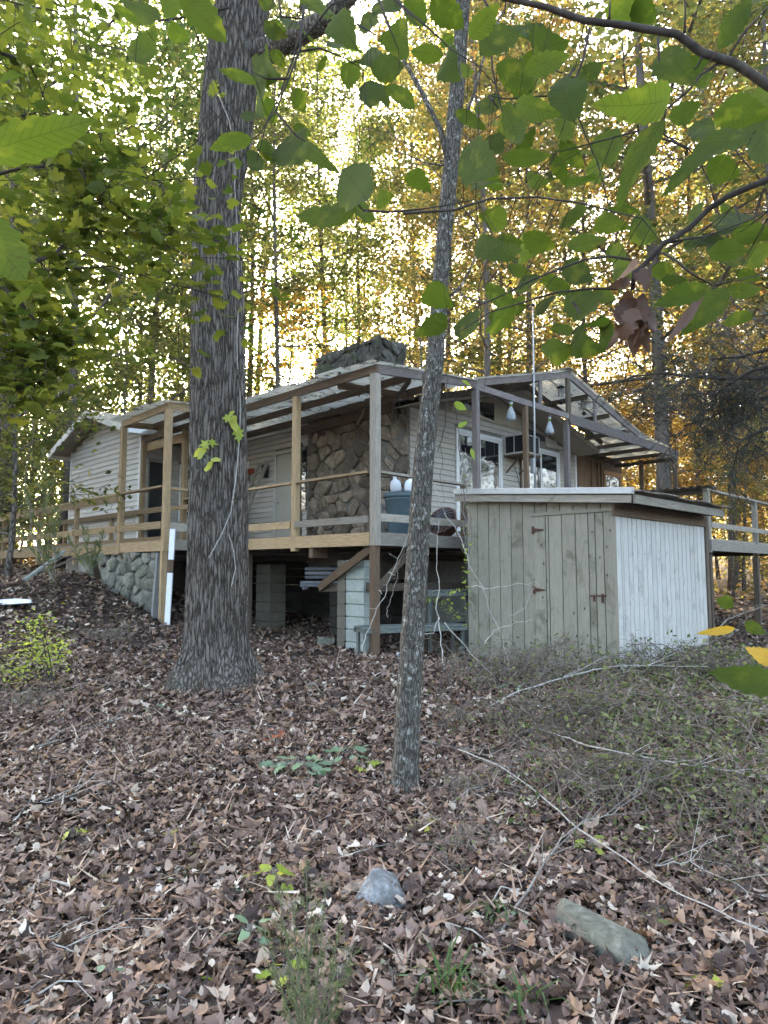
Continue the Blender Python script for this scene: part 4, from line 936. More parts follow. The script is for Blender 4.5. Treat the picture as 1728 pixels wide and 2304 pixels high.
# far woods: one mass nobody could count
rng = np.random.default_rng(77); n = 52000; yy = rng.uniform(60, 95, n); xx = rng.uniform(-.95, .95, n)*yy
zz = gz(xx, yy)+np.abs(rng.normal(0, 1, n))*9+np.sin(xx*.3)*1.5+.3
v, f, r = scatter('quad', np.stack([xx, yy, zz], 1), rng.uniform(.4, .8, n), rots(n, .8, rng), rng, .3, np.clip(.5+.35*np.sin(xx*.21)+rng.normal(0, .2, n), 0, 1))
fwd = np_mesh('far_woods', v, f, M['ygreen'], r); inst('far_woods', fwd, Matrix.Identity(4), None, kind='stuff', cat='woods', label='distant yellow green woods closing the view behind the cabin')
rng = np.random.default_rng(78); n = 16000; yy = rng.uniform(15, 60, n); xx = rng.uniform(-.8, .8, n)*yy
a = (xx-P0.x)*UU.x+(yy-P0.y)*UU.y; b = (xx-P0.x)*VV.x+(yy-P0.y)*VV.y; m_ = ~((a > -4) & (a < 15) & (b > -3) & (b < 14)); xx, yy = xx[m_], yy[m_]; n = len(xx)
v, f, r = scatter('quad', np.stack([xx, yy, gz(xx, yy)+np.abs(rng.normal(0, .45, n))], 1), rng.uniform(.10, .22, n), rots(n, .8, rng), rng, .3)
inst('undergrowth', np_mesh('undergrowth', v, f, M['gold'], r), Matrix.Identity(4), None, kind='stuff', cat='undergrowth', label='low yellow undergrowth on the forest floor beyond the cabin')

# ------------------------------------------------------------------ the big oak in front of the deck
def relief_trunk(prof, mat, nseg, nrow, furrow, fr_scale, dist, seed, flare=0, z_extra=()):
    """prof: (px_left, px_right, py) rows at distance dist -> bark with vertical ridges"""
    rng = np.random.default_rng(seed); rows = []
    for l, r, y in prof:
        D = dist(y) if callable(dist) else dist
        p = at((l+r)/2, y, D); rows.append((p.x, p.y, p.z, (r-l)/2/F*(D*CP+p.z*SP)))
    rows += list(z_extra); rows = np.array(sorted(rows, key=lambda q: q[2]))
    z = np.linspace(rows[0, 2], rows[-1, 2], nrow); X = np.interp(z, rows[:, 2], rows[:, 0]); Y = np.interp(z, rows[:, 2], rows[:, 1]); Rr = np.interp(z, rows[:, 2], rows[:, 3])
    k = np.ones(9)/9
    for A in (X, Y, Rr): A[:] = np.convolve(np.pad(A, 4, 'edge'), k, 'valid')
    th = np.linspace(0, 2*np.pi, nseg, endpoint=False); T, Z = np.meshgrid(th, z)
    # ridges: worms running up the trunk
    h = np.zeros_like(T)
    for j in range(3):
        m = int(fr_scale*(1+.6*j)); a = rng.uniform(0, 6.28); h += np.abs(np.sin(T*m/2*1.0+a+1.6*np.sin(Z*2.3*(1+j)+a*2+np.sin(T*3+j)*1.5)+.9*np.sin(Z*6.1+T*4+a)))**.7/(1+.7*j)
    h = h/h.max(); crack = np.sin(Z*16+3*np.sin(T*7)+4*np.sin(Z*3.1+T*5)); h = h*(1-.25*(crack > .82))
    base = 1+.05*np.sin(T*2+.5*Z)+.035*np.sin(T*3+1)+.03*np.sin(T*5+Z*.8)
    zg = G(X[0], Y[0])-.05; low = np.clip(1-(Z-zg)/(Rr.max()*1.5), 0, 1.15)**2.2; base = base+low*flare*(.25+1.0*np.abs(np.sin(T*2.5+.6))**1.6)
    h = h+.25*np.sin(Z*1.7+T*2)*np.sin(T*3+Z*.9)
    RR = Rr[:, None]*base+(h-.6)*furrow+rng.normal(0, furrow*.06, T.shape)
    V = np.stack([X[:, None]+RR*np.cos(T), Y[:, None]+RR*np.sin(T), Z], 2); o = np.array([rows[0, 0], rows[0, 1], zg]); V = (V-o).reshape(-1, 3)
    i = np.arange(nseg)[None]; jn = (i+1) % nseg; rr = np.arange(nrow-1)[:, None]*nseg
    Fc = np.stack([rr+i, rr+jn, rr+nseg+jn, rr+nseg+i], 2).reshape(-1, 4)
    return np_mesh('trunk', V, Fc, mat, smooth=True), Vector(o), (X, Y, z, Rr)
prof = [(392, 572, 1620), (395, 568, 1560), (402, 560, 1510), (412, 553, 1460), (417, 550, 1400), (421, 549, 1300), (425, 548, 1200), (430, 546, 1080), (433, 545, 950), (434, 545, 800), (437, 542, 650), (440, 536, 520), (442, 540, 430), (447, 560, 330), (455, 572, 220), (466, 585, 120), (484, 604, 0), (498, 612, -120), (515, 622, -350), (530, 630, -700)]
tm, o, oak = relief_trunk(prof, M['bark_oak'], 300, 460, .045, 40, 8.0, 5, flare=.5)
oakt = thing('oak_tree', 'massive furrowed grey oak trunk standing in front of the deck, left of centre', 'tree', o)
inst('trunk', tm, Matrix.Translation(o), oakt)
lb = MB(); lb.tube([at(540, 135, 8.0), at(600, 115, 7.9), at(660, 85, 7.8), at(735, 45, 7.6), at(830, -60, 7.4), at(980, -260, 7.2)], [.24, .15, .13, .12, .10, .06], 12)
lb.build('limb', M['bark_oak'], oakt, True); lb = MB()
lb.tube([at(500, -120, 8), at(420, -300, 8.2), at(300, -600, 8.5)], [.2, .15, .08], 10); lb.build('limb', M['bark_oak'], oakt, True)
rng = np.random.default_rng(5); n = 2600; c0 = np.array([tuple(at(560, -900, 8))]); cc = c0+rng.normal(0, 1, (26, 3))*np.array([3.2, 2.5, 1.6])
Pn = cc[rng.integers(0, 26, n)]+rng.normal(0, .45, (n, 3)); Pn = Pn[Pn[:, 2] > 8.5]; n = len(Pn)
v, f, r = scatter('oaklow', Pn, rng.uniform(.09, .16, n), rots(n, .6, rng), rng, .4); inst('crown', np_mesh('crown', v, f, M['ygreen'], r), Matrix.Identity(4), oakt)
vn = MB(); 
def on_oak(px, py, lift=.035):
    r = ray(px, py); X, Y, z, R0 = oak; t = 7.0
    for _ in range(40):
        p = r*t; i = int(np.clip(np.searchsorted(z, p.z), 0, len(z)-1)); d = math.hypot(p.x-X[i], p.y-Y[i])-R0[i]-lift
        if d < .003: break
        t += max(d*.6, .003)
    return r*t
vine = thing('dead_vine', 'thin pale dead vine running up the right side of the big oak', 'vine', on_oak(520, 1300))
mb = MB()
for pl in ([(470, 1255), (500, 1200), (520, 1150), (530, 1080), (538, 1000), (541, 930), (540, 880)], [(514, 1200), (526, 1240), (530, 1280), (520, 1320)], [(535, 620), (533, 500), (528, 420), (530, 340), (515, 270), (482, 190)], [(536, 700), (533, 760), (534, 830)]):
    mb.tube([on_oak(x, y, .03) for x, y in pl], .006, 5)
mb.build('stem', M['twig_pale'], vine)
# ------------------------------------------------------------------ slim lichened tree
pr = [(872, 950, 1810), (878, 944, 1752), (881, 943, 1720), (887, 945, 1640), (893, 948, 1540), (899, 953, 1458), (907, 958, 1350), (914, 963, 1250), (922, 968, 1140), (930, 974, 1042), (943, 984, 930), (956, 995, 833), (966, 1002, 729), (975, 1008, 620), (984, 1016, 521), (993, 1026, 420), (1002, 1036, 312), (1011, 1043, 210), (1021, 1050, 104), (1026, 1057, 0), (1032, 1058, -150), (1036, 1056, -400)]
tm, o, slim = relief_trunk(pr, M['bark_thin'], 90, 420, .006, 30, lambda y: 4.65, 6, flare=.3)
st = thing('slim_tree', 'slim dark tree speckled with white lichen, leaning right in front of the corner post', 'tree', o); inst('trunk', tm, Matrix.Translation(o), st)
mb = MB()
for pl, rr in (([(1008, 360), (990, 290), (945, 200), (905, 130), (880, 70), (850, 0), (820, -100)], .022), ([(1018, 360), (1040, 280), (1065, 215), (1080, 160), (1100, 90), (1140, 10)], .016), ([(1002, 372), (960, 368), (920, 350), (890, 340)], .007),
               ([(945, 760), (952, 860), (960, 980)], .006), ([(990, 690), (1040, 640), (1075, 570), (1095, 510)], .012)):
    P_ = [at(x, y, 4.62+.03*i) for i, (x, y) in enumerate(pl)]; mb = MB(); mb.tube(P_, [rr*(1-.7*i/len(P_)) for i in range(len(P_))], 6); mb.build('limb', M['bark_thin'], st, True)
# ------------------------------------------------------------------ broad serrated leaves near the camera
def big_leaf_mesh(seed, mat, curl=.25, asp=.5, serr=1.0):
    rng = random.Random(seed); n = 13; up = []; dn = []; mid = []
    bend = rng.uniform(-curl, curl)*.6; droop = rng.uniform(.05, curl); fold = rng.uniform(.05, .28); sw = rng.uniform(-.06, .06)
    for i in range(n+1):
        t = i/n; w = asp*.5*(math.sin(math.pi*min(1, t**.82)))**.85*(1-.18*t) if 0 < t < 1 else 0
        z0 = -droop*(t-.35)**2+bend*t*(1-t); yo = sw*math.sin(math.pi*t)
        mid.append((t, yo, z0))
        if 0 < i < n:
            s = 1+serr*(.14 if i % 2 else -.05)+rng.uniform(-.04, .04); wav = .03*math.sin(t*9+seed)
            up.append((t+.012*(i % 2), yo+w*s, z0+fold*w+wav)); s = 1+serr*(.14 if i % 2 else -.05)+rng.uniform(-.05, .04)
            dn.append((t+.012*(i % 2), yo-w*s, z0+fold*w-wav*.7))
    vs = mid+up+dn; fs = []; U0 = n+1; D0 = n+1+n-1
    fs += [(0, 1, U0), (0, D0, 1)]
    for i in range(1, n-1): fs += [(i, i+1, U0+i, U0+i-1), (i, D0+i-1, D0+i, i+1)]
    fs += [(n-1, n, U0+n-2), (n-1, D0+n-2, n)]
    me = bpy.data.meshes.new('leaf'); me.from_pydata(vs, [], fs); me.materials.append(mat); me.polygons.foreach_set('use_smooth', [True]*len(fs)); return me
BL = [big_leaf_mesh(i, M['big'], .3, .5) for i in range(9)]
LR = random.Random(31)
def put_leaf(parent, p, q, wpx_ratio, mesh, tilt=None, name='leaf', **k):
    """leaf from base p to tip q, width/length ratio given"""
    x = (q-p); L = x.length; x.normalize(); vdir = (p+q)/2; n = (-vdir).normalized()
    n = (n+Vector((LR.uniform(-.35, .35), 0, LR.uniform(-.35, .45)))); n = (n-x*n.dot(x)).normalized(); y = n.cross(x)
    if tilt is not None:
        Rm = Matrix.Rotation(tilt, 3, x); n = Rm @ n; y = Rm @ y
    if LR.random() < .5: n = -n; y = -y
    ws = L*wpx_ratio/.5
    Mx = Matrix(((x.x*L, y.x*ws, n.x*L, p.x), (x.y*L, y.y*ws, n.y*L, p.y), (x.z*L, y.z*ws, n.z*L, p.z), (0, 0, 0, 1)))
    return inst(name, mesh, Mx, parent, **k)
Z1 = lambda x, y: (x*.4219, y*.4219)
Z2 = lambda x, y: (600+x*.3617, y*.3617)
Z3 = lambda x, y: (1100+x*.3843, y*.3843)
L3 = [(1080,580,650,640,150),(1030,680,740,1210,160),(1050,690,1250,600,140),(1310,660,1640,680,150),(1300,700,1170,860,70),(1560,760,1045,1060,120),(1290,930,1470,1040,170),(1660,720,1480,950,190),(1350,290,1560,-30,150),(1000,290,1200,470,150),(1100,430,1290,330,110),(1210,500,1330,440,110),(860,-10,975,140,130),(700,0,850,90,110),(310,150,170,260,110),(200,330,375,390,130),(200,420,480,310,150),(240,300,430,250,110),(510,460,680,370,100),(495,700,390,420,140),(550,420,520,660,80),(75,480,260,540,80),(150,600,410,670,110),(95,620,190,880,110),(160,930,275,750,100),(75,920,370,910,110),(500,700,375,790,100),(365,900,450,1085,100),(420,820,560,985,110),(600,850,820,900,100),(575,1000,695,940,75),(0,790,80,890,80),(0,1070,78,1110,90),(215,1040,345,1065,55),(505,1090,590,1010,80),(565,1200,415,1350,110),(610,1300,800,1335,65),(820,1330,980,1400,90),(-20,1260,130,1330,120),(45,1400,200,1420,120),(200,1370,395,1450,130),(60,1500,200,1470,80),(455,1450,690,1400,100),(680,1470,790,1520,90),(825,1560,665,1610,120),(440,1530,600,1645,80),(310,1630,510,1710,90),(190,1640,300,1680,80),(600,1720,750,1740,70),(460,1730,630,1870,110),(-30,1700,140,1770,100),(135,1800,215,1790,80),(135,1870,-20,1860,130),(285,1790,385,1800,75),(365,1920,525,1935,55),(575,1910,655,1880,60),(640,1960,735,1945,85),(475,2030,265,2080,80),(480,1960,640,2050,80),(1510,1240,1345,1330,90),(1260,1400,1165,1450,80),(1420,1350,1660,1370,110),(1500,1550,1660,1440,120),(1280,1480,1520,1470,150),(1390,1700,1605,1690,80),(1545,1850,1335,1890,75),(955,1560,1100,1600,65),(1300,1690,960,1790,150),(1010,1640,1170,1650,90),(1170,1250,1240,1290,60),(1440,1590,1600,1640,80),(1380,1400,1300,1530,90),(700,1230,900,1240,60),(1350,1200,1500,1290,60),(1500,660,1700,560,110),(1480,60,1640,-20,90),(-10,950,60,1020,60),(250,560,120,480,70)]
L2 = [(560,1310,190,1350,115),(480,1060,665,1280,140),(680,1265,780,1220,85),(550,1325,685,1350,65),(650,500,640,685,115),(735,540,960,660,85),(720,560,760,670,55),(565,375,730,375,60),(650,420,880,420,100),(465,420,600,500,90),(890,190,720,250,110),(1100,345,890,310,110),(1020,0,1230,190,190),(860,-10,1000,170,140),(415,90,545,270,100),(1260,240,1440,20,160),(1330,330,1600,140,170),(1430,400,1659,560,150),(1580,480,1670,330,120),(1170,690,1370,800,85),(1440,580,1320,740,120),(1590,680,1460,860,130),(1225,915,1410,1080,130),(215,885,430,1055,65),(110,850,190,1000,90),(160,790,290,835,70),(870,1070,1010,1185,75),(995,1770,1150,1900,120),(1125,1960,930,2080,110),(1170,2040,1360,1990,95),(1380,1960,1530,2030,110),(1290,1510,1530,1595,80),(1355,1770,1530,1885,80),(1320,1330,1510,1400,80),(0,150,130,200,65),(130,110,200,210,55),(25,310,120,430,75),(455,270,540,360,65),(700,0,830,60,90),(1110,330,1180,480,80),(1110,210,1150,290,55),(1200,430,1280,450,60),(1350,1100,1470,1180,80),(1500,1650,1659,1720,80),(1560,1600,1659,1560,90),(1610,1850,1520,1900,80),(0,600,60,780,70),(160,560,240,700,80),(0,400,70,450,60),(380,40,240,20,70),(600,100,700,190,70),(0,880,40,1030,60),(240,310,330,300,40),(320,450,380,340,45)]
L1 = [(760,140,570,10,50),(860,100,650,0,60),(720,345,830,165,115),(915,120,1005,245,85),(960,-40,1210,240,230),(1370,440,1165,360,85),(1340,345,1485,400,65),(1365,380,1440,490,60),(1345,740,1115,795,105),(1265,840,1265,905,55),(1300,600,1395,655,70),(1385,740,1465,880,75),(1325,800,1410,920,65),(1440,270,1525,370,60),(1400,130,1530,195,75),(1380,470,1450,540,60),(1380,0,1480,30,80),(860,60,960,0,90)]
def seg_pts(pl, n=14):
    out = []
    for i in range(len(pl)-1):
        for j in range(n): out.append(pl[i].lerp(pl[i+1], j/n))
    out.append(pl[-1]); return out
def bough(label, limbs, twigs, leaves, yd, lpref=.10):
    t = thing('leafy_bough', label, 'branch', limbs[0][0][0] if limbs else twigs[0][0]); wood = []; m = MB()
    for pl, r0, r1 in limbs: m.tube(pl, [r0+(r1-r0)*i/(len(pl)-1) for i in range(len(pl))], 10); wood += seg_pts(pl)
    if limbs: m.build('limb', M['twig_dark'], t, True)
    m = MB()
    for pl in twigs: m.tube(pl, [.0038-.0025*i/(len(pl)-1) for i in range(len(pl))], 5); wood += seg_pts(pl)
    st = MB()
    for (p2, q2, w) in leaves:
        Lp = math.hypot(q2[0]-p2[0], q2[1]-p2[1]); Y = min(max(F*lpref/Lp*LR.uniform(.85, 1.2), yd[0]), yd[1])
        p = at(*p2, Y); q = at(*q2, Y*LR.uniform(.9, 1.08)); put_leaf(t, p, q, max(.2, min(.62, w/Lp)), LR.choice(BL))
        nr = min(wood, key=lambda s: (s-p).length+abs(s.y-p.y)*.3)
        mid = (nr+p)/2+Vector((0, 0, -.01)); st.tube([nr, mid, p], [.0014, .001, .0008], 3)
    m.build('twig', M['twig_dark'], t, True); st.build('petiole', M['twig_dark'], t)
    return t
def tz(Z, pts, Y, dy=0.): return [at(*Z(x, y), Y+dy*i/max(1, len(pts)-1)) for i, (x, y) in enumerate(pts)]
def conv(Z, L): return [((Z(a, b)), (Z(c, d)), w*.38) for a, b, c, d, w in L]
limb1 = tz(Z3, [(1900, 640), (1634, 500), (1440, 370), (1250, 310), (1100, 200), (800, 150), (560, 120), (330, 40), (100, -10), (-250, -110)], 1.55, .15)
limb2 = tz(Z3, [(1850, 960), (1634, 1050), (1400, 1150), (1290, 1220), (1180, 1330), (1020, 1430), (940, 1520), (850, 1600), (840, 1700)], 1.5, .1)
tw3 = [tz(Z3, l, 1.6) for l in ([(-60, -60), (0, 50), (10, 220), (20, 400), (45, 520), (75, 640), (135, 830)], [(590, 165), (555, 340), (500, 480), (500, 560), (530, 700), (590, 850), (640, 960), (700, 1200)], [(990, 220), (1000, 400), (1010, 520)],
       [(1250, 330), (1220, 390), (1150, 450)], [(1340, 370), (1240, 440), (1180, 520), (1100, 590), (1030, 650), (1025, 790), (1170, 870), (1240, 960), (1290, 1060), (1320, 1180)], [(1145, 190), (1150, 60), (1140, -40)], [(705, 110), (710, 0)], [(1400, 340), (1500, 180), (1634, 40)],
       [(1640, 630), (1580, 640), (1420, 730), (1300, 800)], [(500, 400), (380, 560), (100, 580), (0, 560)], [(0, 560), (60, 640)])]
tw3b = [tz(Z3, l, 1.58) for l in ([(-500, 1250), (-200, 1230), (0, 1165), (280, 1155), (540, 1190), (730, 1240), (900, 1280), (1010, 1420)], [(1010, 1430), (1150, 1400), (1270, 1385), (1470, 1310), (1660, 1220)], [(1015, 1480), (1100, 1530), (1180, 1600), (1310, 1670), (1470, 1640), (1660, 1590)],
       [(840, 1520), (700, 1500), (560, 1520), (400, 1580), (250, 1640), (100, 1720), (-60, 1790), (-180, 1850)], [(760, 1690), (600, 1690), (400, 1710), (200, 1770), (0, 1830), (-200, 1960)], [(1165, 870), (1080, 830), (860, 770), (560, 850), (400, 890)], [(1440, 1200), (1470, 1290)], [(490, 1760), (560, 1880), (480, 1960)])]
tw2 = [tz(Z2, l, 1.75) for l in ([(780, -20), (900, 90), (1010, 180), (1150, 310), (1300, 400), (1430, 530)], [(700, 0), (760, 160), (820, 310)], [(230, 30), (215, 180), (160, 380), (60, 640), (0, 760), (-60, 1000)], [(150, 330), (330, 300), (480, 360), (600, 430)], [(60, 700), (190, 850), (380, 960)], [(160, 330), (400, 30), (620, -40)], [(560, 150), (700, 230)],
       [(600, 1310), (780, 1320), (980, 1300), (1160, 1270), (1300, 1240)])]
tw1 = [tz(Z1, l, 1.7) for l in ([(1220, 40), (1000, 90), (860, 110), (720, 60), (600, -40)], [(1480, -60), (1500, 90), (1610, 100), (1640, 20)], [(1610, 110), (1600, 260), (1540, 420), (1470, 590), (1380, 720), (1300, 770)], [(1540, 420), (1420, 420), (1340, 380)])]
bough('dark bough crossing the upper right corner with broad serrated green leaves', [(limb1, .0125, .007)], tw3, conv(Z3, [l for l in L3 if l[1] < 1000]), (1.2, 2.0))
bl2 = bough('lower right bough curving up from a knot of dead leaves, broad green leaves along it', [(limb2, .008, .006)], tw3b, conv(Z3, [l for l in L3 if l[1] >= 1000]), (1.25, 2.1))
bough('leafy twigs hanging between the big oak and the slim tree', [], tw2, conv(Z2, L2), (1.35, 2.3))
bough('leafy twigs hanging across the top of the big oak trunk', [], tw1, conv(Z1, L1), (1.2, 2.2), .1)
def single(label, p2, q2, w, Y, mat='big', nm='broad_leaf', curl=.3, asp=.5, yq=None):
    p = at(*p2, Y); t = thing(nm, label, 'leaf', p); q = at(*q2, yq or Y); L = math.hypot(q2[0]-p2[0], q2[1]-p2[1])
    put_leaf(t, p, q, min(.9, w/L), big_leaf_mesh(int(p2[0])+7, M[mat], curl, asp, 1.0), name='blade')
    m = MB(); m.tube([p, p+(p-q)*.15, p+(p-q)*.3+Vector((0, 0, -.01))], .001, 4); m.build('petiole', M['twig_dark'], t); return t
single('large blurred green leaf poking in at the left edge near the top', (-60, 350), (222, 264), 92, .62)
single('rounded green leaf at the left edge, below the large pointed one', (-70, 470), (62, 640), 120, .62)
single('yellow leaf seen edge on at the right, before the white shed side', (1655, 1414), (1568, 1425), 20, 1.2, 'yellow')
single('mottled yellow brown leaf at the right edge', (1760, 1490), (1670, 1460), 42, 1.0, 'yellow')
single('bright green leaf low at the right edge, largest of the three there', (1770, 1540), (1598, 1510), 70, .95)
single('small bright green leaf near the shed corner post, top of the three at the right', (1650, 1365), (1610, 1348), 34, 1.3)
single('narrow green leaf at the right edge between the two yellow leaves', (1675, 1400), (1722, 1425), 30, 1.3)
# knot of dead curled leaves hanging from the lower right bough
dk = thing('dead_leaf_cluster', 'knot of curled brown dead leaves hanging from the lower right bough', 'dead leaves', at(*Z3(840, 1650), 1.55))
DL = [big_leaf_mesh(50+i, M['dead'], 1.1, .5, 1.6) for i in range(4)]
for a in [(850,1530,800,1700,110),(900,1560,930,1700,60),(830,1640,700,1680,60),(820,1700,780,1820,60),(850,1750,740,1930,120),(860,1800,770,2010,110),(880,1780,850,2090,110),(900,1740,880,1960,80),(890,1850,930,2060,70),(920,1800,970,1980,40),(850,1600,940,1680,50),(760,1880,740,2030,60),(840,1900,900,2020,90)]:
    p2, q2 = Z3(a[0], a[1]), Z3(a[2], a[3]); L = math.hypot(q2[0]-p2[0], q2[1]-p2[1]); put_leaf(dk, at(*p2, 1.56+LR.uniform(-.03, .03)), at(*q2, 1.56+LR.uniform(-.04, .04)), min(.8, a[4]*.42/L), LR.choice(DL), tilt=LR.uniform(-.6, .6))
t = single('half dead leaf, rolled brown tip and spotted green base, right of the dead knot', Z3(1250, 1730), Z3(985, 2050), 22, 1.5, 'dead', curl=.9)
put_leaf(t, at(*Z3(1400, 1680), 1.5), at(*Z3(1120, 1960), 1.52), .42, big_leaf_mesh(77, M['big'], .5, .5), name='green_base')
# ------------------------------------------------------------------ lobed leaf bough coming in from the left
def lobed_bough(label, lines, n_obj, n_stuff, Y, sig, seed, size=.10):
    rng = np.random.default_rng(seed); m = MB(); t = thing('leafy_bough', label, 'branch', lines[0][0][0]); pts = []
    for pl, r in lines:
        m.tube(pl, [r*(1-.75*i/(len(pl)-1)) for i in range(len(pl))], 6)
        sp = seg_pts(pl, 8); pts += sp
        for _ in range(len(sp)//2):
            b = rng.choice(len(sp)); d = Vector(rng.normal(0, sig*.8, 3)); e = sp[b]+d*.6; e2 = e+Vector(rng.normal(0, sig*.35, 3))+d*.4; m.tube([sp[b], e, e2], [.004, .0025, .001], 4, cap=False); pts += [e, e2, e2, e]
    m.build('limb', M['twig_dark'], t, True); C = np.array([tuple(p) for p in pts])
    Ps = C[rng.integers(0, len(C), n_stuff)]+rng.normal(0, sig*.45, (n_stuff, 3))
    v, f, r = scatter('oak', Ps, rng.uniform(.7, 1.2, n_stuff)*size, rots(n_stuff, .55, rng), rng, .4, rng.beta(2, 2.2, n_stuff))
    inst('foliage', np_mesh('foliage', v, f, M['oakgreen'], r), Matrix.Identity(4), t, kind='stuff')
    tm = []
    for i in range(6):
        v, f, r = scatter('oak', np.zeros((1, 3)), np.array([1.]), np.eye(3)[None], rng, .45, np.array([.15+.14*i])); tm.append(np_mesh('leaf', v, f, M['oakgreen'], r))
    for i in range(n_obj):
        c = C[rng.integers(0, len(C))]+rng.normal(0, sig*.35, 3); R = rots(1, .5, rng)[0]*float(rng.uniform(.8, 1.3)*size)
        Mx = Matrix([list(R[0])+[c[0]], list(R[1])+[c[1]], list(R[2])+[c[2]], [0, 0, 0, 1]]); inst('leaf', tm[i % 6], Mx, t)
    return t
lobed_bough('bough of yellow green lobed leaves reaching from the left edge to the big oak', [
  (tz(Z1, [(-500, 1650), (-100, 1560), (160, 1410), (300, 1350), (380, 1250), (390, 1200)], 3.4, .4), .02), (tz(Z1, [(390, 1215), (600, 1240), (800, 1245), (1000, 1260), (1180, 1290)], 3.8, .3), .007), (tz(Z1, [(370, 800), (440, 930), (500, 1050), (400, 1100), (200, 1330)], 3.7), .009),
  (tz(Z1, [(500, 1070), (650, 1130), (850, 1280), (1000, 1370), (1250, 1380)], 3.8, .2), .007), (tz(Z1, [(160, 1440), (420, 1430), (600, 1420), (850, 1500), (1100, 1560)], 3.7, .2), .007)], 150, 480, 3.7, .20, 1)
lobed_bough('high bough of lobed green leaves filling the upper left corner', [
  (tz(Z1, [(-500, 100), (-100, 250), (150, 330), (200, 430), (280, 640)], 3.6, .6), .016), (tz(Z1, [(-300, 700), (0, 640), (200, 600), (420, 640), (600, 760)], 4.0), .012), (tz(Z1, [(-200, 980), (100, 900), (300, 880), (560, 850), (760, 940), (930, 1000)], 3.9), .012), (tz(Z1, [(-200, -50), (100, 20), (300, 60), (400, 180)], 4.4), .012)], 60, 760, 3.9, .36, 2, .10)
lobed_bough('drooping bough of lobed leaves low at the left edge, its lowest leaves bright yellow green', [
  (tz(Z1, [(-300, 1400), (0, 1520), (130, 1640), (210, 1740), (230, 1820), (190, 2020), (180, 2100)], 3.3, .3), .012), (tz(Z1, [(225, 1815), (350, 1815), (500, 1830)], 3.5), .004), (tz(Z1, [(-200, 1800), (0, 1850), (120, 1900), (60, 2040)], 3.4), .006), (tz(Z1, [(-200, 2020), (0, 2050), (150, 2080)], 3.5), .006)], 60, 520, 3.5, .17, 3)
# sprigs of vine leaves on the big oak
def sprig(label, leaves, mat='lime'):
    c = on_oak(*leaves[0][:2], .03); t = thing('vine_sprig', label, 'vine', c); m = MB(); ml = []
    for i in range(3):
        v, f, r = scatter('maple' if i < 2 else 'ovate', np.zeros((1, 3)), np.array([1.]), np.eye(3)[None], np.random.default_rng(i), .5, np.array([.2+.3*i])); ml.append(np_mesh('leaf', v, f, M[mat], r))
    for x, y, s in leaves:
        p = on_oak(x, y, .05); R = (-p).normalized().to_track_quat('Z', 'Y').to_matrix() @ Matrix.Rotation(LR.uniform(0, 6), 3, 'Z') @ Matrix.Rotation(LR.uniform(-.6, .6), 3, 'X')
        inst('leaf', ml[LR.randrange(3)], Matrix.Translation(p) @ (R*(s/F*p.length)).to_4x4(), t); m.tube([c, (c+p)/2+Vector((0, -.02, 0)), p], .0015, 4)
    m.build('stem', M['twig_pale'], t)
sprig('sprig of lime green vine leaves on the left side of the big oak trunk', [(447, 1018, 30), (462, 1000, 22), (478, 995, 20), (470, 1047, 26), (484, 1035, 20), (452, 1025, 22)])
sprig('sprig of pale vine leaves at the right side of the big oak trunk', [(528, 955, 34), (512, 942, 22), (537, 972, 26), (520, 932, 16), (538, 985, 20)])
# ------------------------------------------------------------------ things on and under the deck
Mloc = Matrix.Translation
def lath(name, prof, mat, parent, loc, n=20, rot=None, **k):
    me = MB().lathe(prof, n).mesh(name, mat, True); return inst(name, me, Mloc(Vector(loc)) @ (rot or Matrix.Identity(4)), parent, **k)
DT = .548
cb = onA(905, 1190, .55); ca, cbb = AB(cb); cl = H(.55, cbb, DT)
t = thing('trash_can', 'blue grey plastic bin on the deck behind the slim tree', 'bin', cl)
lath('bin_body', [(.0, 0), (.23, 0), (.245, .05), (.29, .60), (.30, .61), (.30, .66), (.275, .66)], M['can'], t, cl)
lath('rim', [(.295, .0), (.325, .01), (.33, .05), (.31, .09), (.28, .10), (.1, .115), (0, .115)], M['can'], t, cl+ZZ*.64)
for s in (-1, 1):
    m = MB(); m.bar(Vector((s*.31, -.08, .5)), Vector((s*.31, .08, .5)), .04, .05); inst('handle', m.mesh('handle', M['can']), Mloc(cl), t)
for dx, lb in ((-.10, 'left white jug on the lid of the blue grey bin'), (.12, 'right white jug on the lid of the blue grey bin, tilted with a dark cap')):
    l = cl+Vector((dx, -.05, .757)); t = thing('jug', lb, 'jug', l, 'white jugs on the bin'); R = Matrix.Rotation(.12*(1 if dx > 0 else -.9), 4, 'Y')
    lath('bottle', [(.0, 0), (.085, .0), (.095, .02), (.098, .12), (.08, .18), (.035, .215), (.03, .24)], M['jug'], t, l, 14, R); lath('cap', [(.033, 0), (.033, .03), (0, .03)], M['black' if dx > 0 else 'jug'], t, l+R.to_3x3() @ Vector((0, 0, .24)), 10, R)
